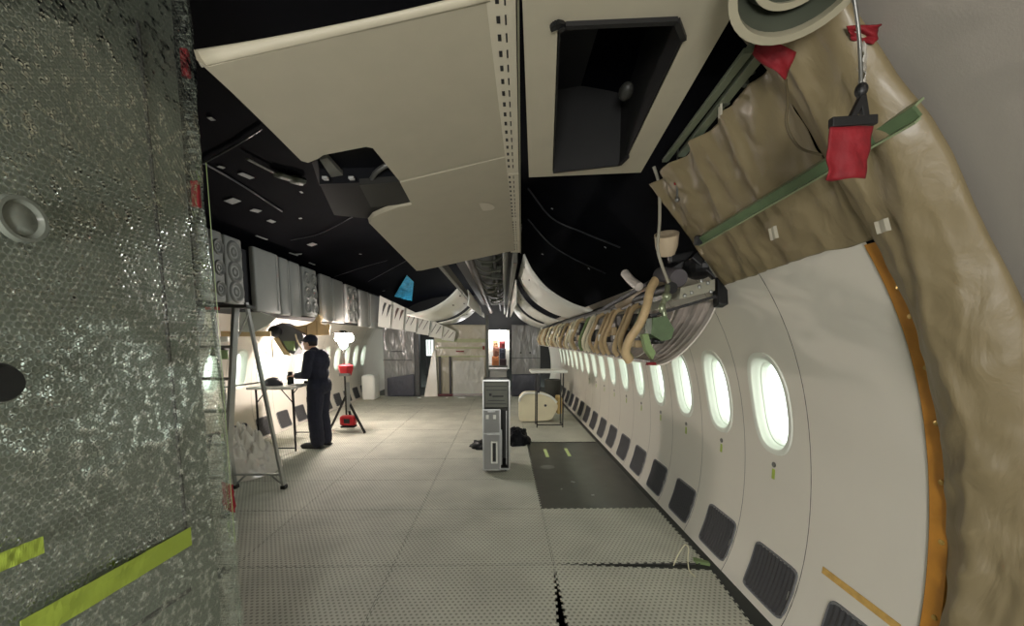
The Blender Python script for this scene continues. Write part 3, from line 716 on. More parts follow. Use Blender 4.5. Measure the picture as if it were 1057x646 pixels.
# entry lining close by
q = MB(); q.grid(lambda u, v: (xin(-.05 + 2.8 * v) + .035, 1.46 - 4.06 * u, -.05 + 2.8 * v), 8, 40)
en = struct(q.build('wall_entry', M_LINING, smooth=60))
q = MB(); q.lathe([(.004, .03), (.026, .028), (.032, .02), (.032, 0)], (wx(1.52) - .035, 1.0, 1.52), 24, M=Matrix.Rotation(-PI / 2, 4, 'Y')); q.build('knob', M_BLK, en, smooth=50)
tg = MB(); tg.grid(lambda u, v: (xin(2.12) - .02 - .05 * u, 1.13 + .01 * v, 2.20 + .035 * u + .05 * v * (1 - u)), 6, 6)

# ------------------------------------------------------------------ overhead service units on the pit side
def su(root_y, i):
    lab = '%s from the camera of the grey service units hung over the pit side windows' % ORD[i].capitalize()
    r = thing('service_unit', (1.05, root_y, 1.45), lab, 'service unit', 'overhead service units')
    L = .60; y0, y1 = root_y, root_y + L - .02
    q = MB()                                           # curved lower fairing
    prof = [(1.30, 1.84), (1.25, 1.72), (1.17, 1.60), (1.07, 1.50), (.965, 1.445), (.90, 1.452)]
    pr = smoothpath([(a, 0, b) for a, b in prof], 5)
    q.grid(lambda u, v: (pr[round(v * (len(pr) - 1))][0], y0 + (y1 - y0) * u, pr[round(v * (len(pr) - 1))][2] + .006 * (abs((u * 6) % 1 - .5) < .12)), 60, len(pr) - 1)
    q.build('fairing', M_MAUVE, r, smooth=40, thick=.008)
    q = MB()
    if i: q.box((1.10, (y0 + y1) / 2 + .1, 1.755), (.28, L - .26, .10), bev=.012)
    q.box((1.02, (y0 + y1) / 2 + .12, 1.63), (.14, L - .3, .12), bev=.02); q.build('core', mat('dark_unit_core', (50, 48, 46), .5), r)
    return r
nsu = 13
for i in range(nsu):
    y = 2.50 + .62 * i
    r = su(y, i)
    rr = random.Random(i)
    for k, (dy, col) in enumerate(((.10, M_TAN), (.32, M_TAN if i % 3 else M_GREEN), (.50, M_CREAM if i % 4 == 2 else M_TAN))):
        if (i == 0 and k == 0) or (i > 2 and k == 2): continue
        if i > 2 and (i + k) % 2: col = M_CREAM
        yy = y + dy + rr.uniform(-.03, .03); sx = rr.uniform(-.03, .02)
        path = [(1.0, yy, 1.85), (.95 + sx, yy - .01, 1.82), (.90 + sx, yy - .04, 1.72), (.86 + sx, yy - .02, 1.60), (.87, yy + .03, 1.52), (.90, yy + .04, 1.47)]
        q = MB(); q.tube(smoothpath(path), .013 if k != 1 else .010, 10, flat=1.6); q.build('hose', col, r, smooth=60)
    for k in range(7 if i < 8 else 4):
        q = MB(); q.box((.96 + rr.uniform(-.06, .06), y + rr.uniform(.06, .54), 1.52 + rr.uniform(0, .2)), (rr.uniform(.03, .06), rr.uniform(.03, .09), rr.uniform(.03, .07)), rz=rr.random(), bev=.006)
        q.build('fitting', (M_WHITE, M_STEEL, M_TAN, M_MAUVE)[(k + i) % 4], r)
    q = MB(); q.bar((.98, y + .02, 1.855), (.98, y + .58, 1.855), .02, .03); q.bar((.91, y + .02, 1.462), (.91, y + .58, 1.462), .016, .014); q.build('edge_rail', M_STEEL, r)
# overhead conduit along the units
q = MB(); q.tube(smoothpath([(.99, 2.45, 1.90), (1.0, 4.5, 1.89), (1.0, 7.5, 1.88), (1.0, 10.4, 1.86)]), .035, 12)
tag(q.build('overhead_conduit', M_BLK, smooth=60), 'long black conduit running above the row of service units', 'conduit')
# clutter at the near end of the row
e = thing('duct_bundle', (1.12, 2.5, 1.9), 'bundle of black and grey duct ends at the near end of the service units', 'duct bundle')
q = MB(); q.lathe([(.01, 0), (.052, 0), (.056, .01), (.056, .30), (.01, .30)], at(701, 287, Y=2.52), 24, M=Matrix.Rotation(-PI / 2 + .2, 4, 'X')); q.build('foam_pipe', mat('mauve_foam', (88, 84, 86), .8), e, smooth=50)
q = MB(); q.tube(smoothpath([at(692, 294, Y=2.65), at(672, 300, Y=2.9), at(652, 308, Y=3.2), at(640, 314, Y=3.5)]), .046, 14); q.build('tan_pipe', mat('dull_tan_pipe', (150, 134, 112), .6), e, smooth=50)
q = MB(); q.bar(at(716, 262, Y=2.5), at(742, 285, Y=2.5), .05, .07, bev=.008); q.bar(at(742, 283, Y=2.5), at(744, 316, Y=2.45), .06, .07, bev=.008); q.bar(at(690, 268, Y=2.6), at(720, 262, Y=2.6), .05, .05, bev=.01)
q.bar(at(668, 296, Y=2.8), at(714, 268, Y=2.7), .035, .05, bev=.008)
q.ell(at(722, 275, Y=2.58), (.09, .12, .08)); q.ell(at(735, 262, Y=2.62), (.06, .08, .06)); q.build('black_bracket', M_BLK, e)
q = MB(); q.bar(at(624, 318, Y=3.5), at(676, 289, Y=2.8), .02, .03, bev=.004); q.build('strut', M_VENT, e)
bx = thing('bracket_box', at(719, 301, Y=2.42), 'pale metal bracket box with bolts above the first service unit', 'bracket')
q = MB(); q.prism([at(701, 309, Y=2.42), at(738, 300, Y=2.42), at(738, 288, Y=2.42), at(703, 297, Y=2.42)], (0, .12, 0)); q.build('plate', mat('pale_bracket', (158, 156, 140), .35, metal=.3), bx)
q = MB()
for px, py in ((707, 305), (714, 302), (722, 296), (734, 301), (731, 292), (724, 290)): q.ell(at(px, py, Y=2.415), (.011, .008, .011))
q.build('bolt', M_ALU, bx, smooth=60)
q = MB(); q.bar(at(672, 326, Y=2.45), at(738, 306, Y=2.42), .02, .016); q.build('toothed_edge', M_BLK, bx)
gbx = thing('green_valve_box', at(684, 338, Y=2.4), 'green angular valve box at the near end of service units', 'valve box')
q = MB(); q.prism([at(674, 328, Y=2.36), at(688, 326, Y=2.36), at(696, 340, Y=2.36), at(693, 350, Y=2.36), at(684, 352, Y=2.36), at(672, 345, Y=2.36)], (0, .11, 0)); q.build('body', M_GREENB, gbx)
q = MB(); q.prism([at(663, 345, Y=2.37), at(669, 344, Y=2.37), at(672, 355, Y=2.37), at(677, 364, Y=2.37), at(674, 371, Y=2.37), at(667, 362, Y=2.37)], (0, .05, 0)); q.build('green_tab', M_GREEN, gbx)
q = MB(); q.tube(smoothpath([at(690, 290, Y=2.5), at(688, 303, Y=2.42), at(684, 315, Y=2.40), at(686, 327, Y=2.40)]), .016, 10); q.ell(at(688, 306, Y=2.40), (.028, .028, .028)); q.ell(at(683, 318, Y=2.38), (.02, .02, .03)); q.build('fitting', mat('pale_green_metal', (142, 150, 124), .3, metal=.5), gbx, smooth=60)
q = MB(); q.ell(at(676, 352, Y=2.42), (.03, .04, .02)); q.build('black_hose', M_BLK, gbx, smooth=60)
q = MB(); q.prism([at(669, 374, Y=2.38), at(677, 374, Y=2.38), at(678, 377, Y=2.38), at(668, 377, Y=2.38)], (0, .03, 0)); q.build('red_tab', M_RED, gbx)
hs = MB(); hs.tube(smoothpath([at(676, 290, Y=2.5), at(671, 300, Y=2.44), at(667, 318, Y=2.40), at(660, 335, Y=2.40), at(650, 350, Y=2.42), at(646, 364, Y=2.45), at(650, 372, Y=2.47)]), .024, 12, flat=1.3)
tag(hs.build('looping_hose', M_TAN, smooth=60), 'thick tan hose looping down nearest the green valve box', 'hose')
cdn = MB(); cdn.tube(smoothpath([at(675, 172, Y=2.42), at(680, 190, Y=2.42), at(681, 225, Y=2.42), at(679, 255, Y=2.42), at(682, 270, Y=2.43), at(690, 292, Y=2.46)]), .009, 10)
tag(cdn.build('drop_wire', mat('pale_cord', (150, 146, 130), .5), smooth=60), 'thin pale cord hanging from the opening panel to the service units', 'cord')
cp = MB(); cp.lathe([(.01, .0), (.05, 0), (.065, .05), (.07, .12), (.05, .125), (.01, .10)], at(688, 262, Y=2.55), 24, M=Matrix.Rotation(-.25, 4, 'Y') @ Matrix.Rotation(.5, 4, 'X'))
tag(cp.build('tan_cup', mat('tan_paper', (196, 178, 150), .6), smooth=50), 'tan cup shaped fitting above the black duct bundle', 'fitting')
cp = MB(); cp.prism([at(724, 256, Y=2.38), at(747, 251, Y=2.38), at(749, 258, Y=2.38), at(742, 262, Y=2.38), at(752, 283, Y=2.38), at(745, 284, Y=2.38), at(735, 263, Y=2.38), at(726, 262, Y=2.38)], (0, .02, 0))
tag(cp.build('tan_bracket', mat('tan_bracket_paint', (160, 144, 112), .5)), 'tan hooked bracket between green bar and black duct bundle', 'bracket')
cp = MB(); cp.tube(smoothpath([at(645, 282, Y=3.0), at(652, 290, Y=2.9), at(660, 296, Y=2.8)]), [.03] * 13, 12)
tag(cp.build('grey_duct_elbow', M_MAUVE, smooth=60), 'dull grey duct elbow behind the tan cup', 'duct')

# ------------------------------------------------------------------ curved white ceiling strips
def strip(y0, y1, pts, label, sgn=1, grp='curved white ceiling strips'):
    pr = smoothpath([(a, 0, b) for a, b in pts], 6); n = len(pr)
    q = MB(); q.grid(lambda u, v: (pr[round(u * (n - 1))][0], y0 + (y1 - y0) * v, pr[round(u * (n - 1))][2]), n - 1, 4)
    o = q.build('curved_ceiling_strip', M_WHITE, smooth=50, thick=.014)
    tag(o, label, 'ceiling strip', grp)
    q = MB()
    for k, f in ((2, .25), (3, .7), (6, .35)):
        p = pr[k]; q.box((p[0] + .01, y0 + (y1 - y0) * f, p[2] - .012), (.03, .07, .012))
    q.build('slot_hole', mat('slot_shade', (98, 82, 78), .6), o)
    return o
RPROF = [(.21, 2.47), (.30, 2.30), (.46, 2.12), (.70, 1.975), (.93, 1.90)]
strip(4.35, 5.95, RPROF, 'nearest curved white ceiling strip swooping down to the service units')
strip(6.8, 8.3, RPROF, 'second curved white strip behind the nearest one, above the service units')
strip(9.0, 11.0, RPROF, 'farthest curved white strip above the grey wrapped far partition')
LPROF = [(-.72, 2.46), (-.95, 2.24), (-1.25, 2.08), (-1.6, 2.0)]
strip(6.9, 9.5, LPROF, 'curved white strip sweeping from the dark trough towards the lamp side')
strip(10.2, 11.6, LPROF, 'curved white strip above the beige wrapped far monument')

# dark service trough
tr = thing('ceiling_trough', (-.25, 4.3, 2.5), 'dark service trough with pipes running down the cabin centreline', 'trough')
q = MB(); q.bar((-.68, 4.35, 2.42), (-.66, 13.9, 2.36), .05, .10, bev=.006); q.build('side_beam', mat('grey_beam', (92, 92, 84), .5), tr)
q = MB(); q.bar((.12, 4.35, 2.44), (.10, 13.9, 2.38), .05, .12, bev=.006); q.build('side_beam', mat('grey_beam', (92, 92, 84), .5), tr)
q = MB(); q.tube([(-.42, 4.3, 2.58), (-.42, 13.9, 2.50)], .055, 14); q.build('pipe', mat('brown_pipe', (74, 66, 60), .5), tr, smooth=50)
q = MB(); q.tube([(.02, 4.3, 2.50), (.03, 13.9, 2.44)], .03, 12); q.build('pipe', M_DGREEN, tr, smooth=50)
q = MB(); q.tube([(-.12, 4.6, 2.62), (-.10, 13.9, 2.54)], .024, 10); q.build('pipe', M_VENT, tr, smooth=50)
q = MB(); q.box((-.26, 9.1, 2.74), (.9, 9.6, .03)); q.build('backing', mat('trough_dark', (44, 44, 40), .7), tr)
rr = random.Random(3)
q = MB()
for k in range(30):
    y = 4.5 + k * .22; q.box((rr.uniform(-.30, -.03), y, rr.uniform(2.55, 2.68)), (rr.uniform(.04, .16), rr.uniform(.02, .08), rr.uniform(.03, .08)), rz=rr.uniform(-.4, .4), bev=.006)
q.build('fitting', M_DGREEN, tr)
q = MB()
for k in range(9):
    y = 4.8 + k * .7; q.tube(smoothpath([(-.38, y, 2.56), (-.25, y + .1, 2.50 + rr.uniform(-.03, .03)), (-.1, y + .2, 2.52), (.0, y + .3, 2.6)]), .012, 8)
q.build('cable', mat('grey_cable', (96, 98, 88), .5), tr, smooth=60)
pe = MB(); pe.prism([at(490, 302, Y=7.2), at(492, 300, Y=7.2), at(492.5, 306, Y=7.2), at(490, 318, Y=7.2)], (.02, 0, 0)); 
vs_ = MB(); vs_.grid(lambda u, v: (-.60 + .02 * math.sin(PI * v), 7.0 + 3.9 * u, 2.42 - (.26 - .05 * u) * v), 10, 6)
tag(vs_.build('white_edge_panel', M_WHITE, thick=.015), 'narrow white panel hanging along the dark trough beam', 'panel')
vs_ = MB(); vs_.grid(lambda u, v: (.165 + .01 * math.sin(PI * v), 5.7 + 4.6 * u, 2.40 - (.34 - .08 * u) * v), 10, 6)
tag(vs_.build('white_edge_panel', M_WHITE, thick=.015), 'narrow white panel edge hanging under the perforated rail line', 'panel')

# ------------------------------------------------------------------ lamp side: covered bins
BX = -2.95
def bp(px, py): p = at(px, py, X=BX); return p[1], p[2]
q = MB(); q.box((-3.35, 7.3, 2.28), (.70, 6.9, .70)); struct(q.build('wall_bin_backing', mat('bin_backing', (40, 40, 44), .7)))
specs = [(200, 212.5, 'bump'), (213.5, 226, 'bump'), (227, 245.5, 'bump'), (257, 283, 'flat'), (284, 293, 'flat'), (294, 305, 'flat'), (308, 322, 'bump2'), (327, 338, 'flat'), (339, 350, 'flat'), (353, 364, 'bump2'), (367, 377, 'flat'), (378, 391, 'flat')]
names = {'bump': 'dished', 'bump2': 'dished', 'flat': 'smooth'}
cnt = {'bump': 0, 'flat': 0}
for (xa, xb, k) in specs:
    ya, yb = bp(xa, 240)[0], bp(xb, 240)[0]
    kk = 'bump' if k.startswith('bump') else 'flat'
    lab = '%s from the plastic heap end of the grey %s covers over the bins' % (ORD[cnt[kk]].capitalize(), names[k]); cnt[kk] += 1
    zt = 2.70 - .022 * (ya - 4.2); zb = 1.945 - .020 * (ya - 4.2) + (.04 if kk == 'bump' else 0)
    o = thing('bin_cover', (BX, (ya + yb) / 2, zb), lab, 'bin cover', 'grey covers on the overhead bins')
    tilt = .05 if kk == 'flat' else .0
    q = MB(); q.box((BX + .0, (ya + yb) / 2, (zt + zb) / 2), (.07, yb - ya - .012, zt - zb), bev=.022, seg=3); q.build('shell', M_GREY, o, smooth=50)
    if kk == 'flat':
        q = MB(); q.box((BX + .034, yb - (yb - ya) * .12, (zt + zb) / 2), (.012, .03, zt - zb - .08), bev=.004); q.build('pleat', M_GREY, o)
    else:
        cols = 1 if k == 'bump' else 2; wdt = (yb - ya) / cols
        for c in range(cols):
            for rI in range(3):
                zc = zt - .16 - .21 * rI; yc = ya + wdt * (c + .5); rad = min(.11, wdt * .40)
                q = MB(); q.lathe([(.012, .012), (rad * .35, .026), (rad * .55, .010), (rad * .85, .034), (rad, .034), (rad * 1.12, .018)], (BX + .018, yc, zc), 24, M=Matrix.Rotation(PI / 2, 4, 'Y')); q.build('dish', M_GREYD, o, smooth=60)
# loose lining and buff board under the bins
q = MB(); q.prism([at(245, 311, Y=5.2), at(268, 322, Y=5.2), at(285, 328, Y=5.2), at(276, 336, Y=5.2), at(262, 343, Y=5.2), at(243, 342, Y=5.2)], (0, .02, .004))
tag(q.build('loose_lining_sheet', M_WHITE), 'loose white lining sheet hanging behind the stepladder top', 'lining sheet')
q = MB(); q.box(((at(248, 345, Y=5.6)[0] + at(276, 345, Y=5.6)[0]) / 2 - .1, 5.6, at(262, 344.5, Y=5.6)[2]), (.65, .03, .07), bev=.005)
tag(q.build('buff_batten', M_WOOD), 'long buff batten under the loose white lining sheet', 'batten')
shp = [(293.5, 334.5), (300, 336), (308, 336.5), (316, 335), (322, 332.5), (325, 330), (327.5, 324), (330.5, 326), (331, 334), (336, 335.5), (338.5, 334), (341, 336), (339.5, 342), (340, 345.5), (330, 346), (318, 346), (308, 345.5), (300, 342)]
q = MB(); q.prism([at(*p, Y=6.6) for p in shp], (0, .03, 0))
bb = tag(q.build('buff_fairing_board', M_WOOD), 'buff fairing board shaped like a fin, above the man in cap', 'board')
q = MB(); q.bar(at(316.5, 336, Y=6.59), at(316.5, 345.5, Y=6.59), .006, .006); q.bar(at(327, 331, Y=6.59), at(327, 345.5, Y=6.59), .006, .006); q.build('joint', mat('buff_dark', (150, 126, 84), .6), bb)
hu = thing('hanging_service_unit', at(295, 350, Y=6.5), 'partly dismantled service unit hanging by cables behind the man', 'service unit')
q = MB(); q.prism([at(281, 337, Y=6.5), at(291, 333, Y=6.5), at(312, 344, Y=6.5), at(314, 350, Y=6.5), at(303, 366, Y=6.5), at(294, 362, Y=6.5), at(284, 350, Y=6.5)], (0, .25, 0)); q.build('body', M_VENTF, hu)
q = MB(); q.prism([at(282, 349, Y=6.46), at(286, 348, Y=6.46), at(299, 367, Y=6.46), at(293, 366, Y=6.46)], (0, .04, 0)); q.build('buff_flap', M_WOOD, hu)
q = MB(); q.ell(at(284, 342, Y=6.4), (.10, .08, .09)); q.build('black_motor', M_BLK, hu, smooth=60)
q = MB(); q.prism([at(292, 352, Y=6.45), at(303, 352, Y=6.45), at(304, 362, Y=6.45), at(297, 361, Y=6.45)], (0, .04, 0)); q.build('green_board', M_GREEN, hu)
q = MB(); q.tube(smoothpath([at(305, 345, Y=6.45), at(307, 352, Y=6.43), at(312, 361, Y=6.45)]), .012, 8); q.tube(smoothpath([at(281, 350, Y=6.42), at(281, 360, Y=6.42), at(282, 369, Y=6.42)]), .008, 8); q.build('cable', M_CREAM, hu, smooth=60)
hv = thing('hanging_service_unit', at(228, 362, Y=5.6), 'dark service unit with green board seen through the stepladder', 'service unit')
q = MB(); q.box(at(229, 362, Y=5.6), (.20, .2, .14), bev=.02); q.build('body', M_CASED, hv)
q = MB(); q.box(at(232, 366, Y=5.45), (.09, .02, .12), bev=.004); q.build('green_board', M_GREEN, hv)
q = MB(); q.box(at(228, 350, Y=5.5), (.20, .05, .07), bev=.01); q.build('white_cap', M_WHITE, hv)

# white slotted frames where the bins end
for i in range(6):
    t = i / 6.0; x0 = 392 + i * 13.2; x1 = x0 + 12.6
    ya = 9.6 + i * .32
    top0, top1 = 305 + i * 6.2, 305 + (i + 1) * 6.2; b0, b1 = 337 + i * 2.0, 337 + (i + 1) * 2.0
    if i > 2: b0 += (i - 2) * 1.2; b1 += (i - 2) * 1.2
    P = [Vector(at(x0, top0, Y=ya)), Vector(at(x1, top1, Y=ya + .2)), Vector(at(x1 - 2, b1, Y=ya + .2)), Vector(at(x0 - 2, b0, Y=ya))]
    o = MB().prism(P, (0, .03, 0)).build('slotted_frame', M_WHITE)
    tag(o, '%s from the bin covers of the white slotted frames curving overhead' % ORD[i].capitalize(), 'frame', 'white slotted frames')
    for f in (.3, .68):
        a = P[0].lerp(P[1], f); b = P[3].lerp(P[2], f); c1, c2 = a.lerp(b, .18), a.lerp(b, .85)
        q = MB(); q.bar(c1 - Vector((.05, .012, 0)) * -1, c2 - Vector((.08, .012, 0)), .05, .012); q.build('slot', mat('slot_brown', (92, 74, 68), .6) if i % 2 else M_VENT, o)

# ------------------------------------------------------------------ stepladder
ld = thing('stepladder', (-2.7, 4.0, 0), 'aluminium stepladder standing beside the bubble-wrapped monument', 'stepladder')
Bb, Bt = Vector((-2.90, 4.36, 0)), Vector((-2.79, 4.06, 1.86))
Cb, Ct = Vector((-2.37, 4.34, 0)), Vector((-2.47, 4.06, 1.95))
Ab, At = Vector((-2.52, 3.62, 0)), Vector((-2.52, 3.98, 1.90))
Db, Dt = Vector((-3.06, 3.64, 0)), Vector((-2.83, 3.98, 1.90))
for nm, a, b, w, h_ in (('front_rail', Ab, At, .075, .03), ('front_rail', Db, Dt, .075, .03), ('rear_rail', Bb, Bt, .045, .025), ('rear_rail', Cb, Ct, .045, .025)):
    q = MB(); q.bar(a, b, w, h_, (1, 0, 0) if nm == 'rear_rail' else (1, .0, 0), bev=.004)
    q.box(a + Vector((0, 0, .02)), (.05, .07, .04), bev=.006, mi=1); q.build(nm, [M_ALU, M_BLK], ld)
for k in range(1, 6):
    f = .03 + k * .155; a, b = Db.lerp(Dt, f), Ab.lerp(At, f)
    q = MB(); q.bar(a, b, .075, .025, (0, 0, 1), bev=.003); q.build('step', M_STEEL, ld)
q = MB(); q.box((Dt + Ct) / 2 + Vector((.02, -.02, -.02)), (.48, .14, .03), bev=.006); q.build('top_step', M_CASED, ld)
q = MB(); q.box((Dt + At) / 2 + Vector((.0, -.09, -.02)), (.12, .02, .025)); q.build('red_latch', M_REDP, ld)
for f, w in ((.085, .03), (.60, .02)):
    q = MB(); q.bar(Bb.lerp(Bt, f), Cb.lerp(Ct, f), w, .015, (0, 0, 1)); q.build('cross_bar', M_ALU, ld)
for P, Q, s_ in ((Bb, Bt, 1), (Cb, Ct, -1)):
    q = MB(); q.bar(P.lerp(Q, .02) + Vector((0, .005, 0)), P.lerp(Q, .085) + Vector((.13 * s_, .005, 0)), .02, .006, (0, 1, 0)); q.build('brace', M_ALU, ld)
for P, Q in ((Dt, Bt), (At, Ct)):
    q = MB(); q.bar(P + Vector((0, 0, -.28)), Q + Vector((.02, 0, -.10)), .02, .006, (1, 0, 0)); q.build('spreader', M_ALU, ld)

# plastic heap
q = MB()
def heap(u, v):
    a = u * 2 * PI; r = v; n_ = noise.noise((math.cos(a) * 2.2 * r + 3, math.sin(a) * 2.2 * r, 2)); n2 = abs(noise.noise((math.cos(a) * 4 * r, math.sin(a) * 4 * r + 9, 6))) + .6 * abs(noise.noise((math.cos(a) * 9 * r, math.sin(a) * 9 * r + 3, 2)))
    x = -3.20 + .42 * r * math.cos(a) * (1 + .25 * n_); y = 4.93 + .52 * r * math.sin(a) * (1 + .2 * n_)
    h_ = max(0, (1 - r ** 1.8)) * .50 + (.11 * n_ + .20 * n2 - .05) * (1 - r ** 4)
    if x > -3.0: h_ *= .55 + .45 * max(0, 1 - (x + 3.0) / .25)
    return (x, y, max(.004, h_))
q.grid(heap, 120, 60); tag(q.build('plastic_sheet_heap', M_WHITEF, smooth=180), 'heap of crumpled white plastic sheeting behind the stepladder', 'plastic sheeting')

# ------------------------------------------------------------------ work table
tb = thing('folding_work_table', (-3.25, 6.3, 0), 'white-topped folding table on thin black legs', 'table')
TT = .94
q = MB(); q.box((-3.25, 6.32, TT - .02), (.62, 1.22, .035), bev=.01); q.build('table_top', M_WHITE, tb)
for x in (-3.50, -2.99):
    for y in (5.84, 6.86):
        q = MB(); q.tube([(x, y, 0), (x, y, TT - .035)], .014, 8); q.build('leg', M_BLK, tb, smooth=50)
for y in (5.84, 6.86):
    q = MB(); q.tube([(-3.50, y, .045), (-2.99, y, .045)], .010, 8); q.tube([(-3.50, y, .70), (-3.34, y, TT - .04)], .008, 8); q.tube([(-2.99, y, .70), (-3.15, y, TT - .04)], .008, 8); q.build('brace', M_BLK, tb, smooth=50)
hb = MB(); hb.lathe([(.01, .0), (.125, 0), (.122, .03), (.10, .075), (.06, .105), (.01, .115)], (-3.33, 5.98, TT), 28)
tag(hb.build('hard_hat', mat('grey_hat', (52, 52, 58), .5), smooth=60), 'dark domed hat lying on the white folding table', 'hat')
bt = thing('dark_flask', (-3.13, 6.08, TT), 'dark green flask standing on the table beside the domed hat', 'flask')
q = MB(); q.lathe([(.01, 0), (.045, 0), (.045, .13), (.035, .15), (.01, .15)], (-3.13, 6.08, TT), 20); q.build('body', mat('flask_green', (36, 44, 38), .4), bt, smooth=40)
q = MB(); q.lathe([(.01, 0), (.032, 0), (.032, .035), (.01, .035)], (-3.13, 6.08, TT + .15), 20); q.build('cap', M_BLK, bt, smooth=40)
for (x, y, s_, rz, lab) in ((-3.0, 6.02, .14, .2, 'white paper sheets on the table edge nearest the man'), (-3.35, 6.3, .16, -.3, 'white paper sheets on the far half of the folding table')):
    q = MB(); q.box((x, y, TT + .008), (s_, s_ * 1.3, .01), rz=rz); tag(q.build('paper_stack', M_WHITE), lab, 'paper')
q = MB(); q.box((-2.97, 6.25, TT + .02), (.09, .16, .035), rz=.4, bev=.008); tag(q.build('tool_pouch', M_CASED), 'small dark tool pouch lying on the table before the man', 'pouch')

# ------------------------------------------------------------------ work lamp
lx, ly = -2.73, 7.10
lp = thing('tripod_work_lamp', (lx, ly, 0), 'glowing work lamp on a tripod with red housings, behind the man', 'work lamp')
for (dx, dy) in ((.36, -.16), (-.34, .10), (-.02, .34)):
    q = MB(); q.bar((lx + dx, ly + dy, .01), (lx, ly, .62), .045, .022, bev=.004); q.build('leg', M_BLK, lp)
q = MB(); q.tube([(lx, ly, .25), (lx, ly, 1.42)], .016, 12); q.build('pole', M_CASED, lp, smooth=50)
q = MB(); q.box((lx + .06, ly - .04, .62), (.055, .045, .50), bev=.012); q.build('grey_sleeve', M_ALU, lp)
q = MB(); q.box((lx + .05, ly - .05, .21), (.26, .16, .17), bev=.035, seg=3); q.build('battery_box', M_REDP, lp, smooth=50)
q = MB(); q.box((lx + .05, ly - .05, .105), (.24, .15, .03), bev=.01); q.box((lx + .05, ly - .135, .21), (.10, .012, .08), bev=.005); q.build('battery_foot', M_BLK, lp)
q = MB(); q.lathe([(.05, -.13), (.09, -.12), (.13, .0), (.13, .05), (.05, .07)], (lx + .02, ly, 1.10), 6); q.build('red_hub', M_REDP, lp)
q = MB(); q.box((lx + .02, ly - .05, 1.0), (.17, .10, .05), bev=.01); q.build('grey_collar', M_CASE, lp)
M_GLOW = mat('lamp_glow', (255, 230, 200), .4, noise_amt=0, emit=(255, 241, 232), estr=70.0)
q = MB()
for k in range(3):
    a = 2 * PI * k / 3 + .5; q.ell((lx + .095 * math.cos(a), ly + .095 * math.sin(a), 1.62), (.075, .075, .075))
q.ell((lx, ly, 1.55), (.075, .075, .12)); q.build('glowing_head', M_GLOW, lp, smooth=180)
q = MB(); q.lathe([(.02, 0), (.165, 0), (.165, .012), (.06, .02), (.05, .045), (.02, .05)], (lx, ly, 1.70), 24); q.build('shade_plate', M_CASED, lp, smooth=50)  # wide plate added to keep the lamp's light off the bins above

# ------------------------------------------------------------------ the man
pe = thing('person', (-2.74, 6.10, 0), 'man in navy overalls and dark cap standing at the folding table', 'person', rz=math.radians(172))
TM = Matrix.Translation((-2.74, 6.10, 0)) @ Matrix.Rotation(math.radians(172), 4, 'Z')
class BodyMB(MB):
    def cap(s, p0, p1, r0, r1, n=7):
        p0, p1 = Vector(p0), Vector(p1)
        pts = [p0.lerp(p1, k / n) for k in range(n + 1)]; rs = [r0 + (r1 - r0) * k / n for k in range(n + 1)]
        s.tube(pts, rs, 14); s.ell(p0, (r0,) * 3); s.ell(p1, (r1,) * 3)
    def fin(s, name, m, vox, sm=6, wrinkle=0):
        me_v = [tuple(TM @ Vector(v)) for v in s.v]; s.v = me_v
        o = s.build(name, m, pe, smooth=180)
        rm = o.modifiers.new('skin', 'REMESH'); rm.mode = 'VOXEL'; rm.voxel_size = vox; rm.use_smooth_shade = True
        s_ = o.modifiers.new('soften', 'SMOOTH'); s_.factor = .5; s_.iterations = sm
        if wrinkle:
            tx = bpy.data.textures.new('cloth_folds', 'CLOUDS'); tx.noise_scale = .09; tx.noise_depth = 2
            dm = o.modifiers.new('folds', 'DISPLACE'); dm.texture = tx; dm.strength = wrinkle; dm.mid_level = .5; dm.texture_coords = 'GLOBAL'
        return o
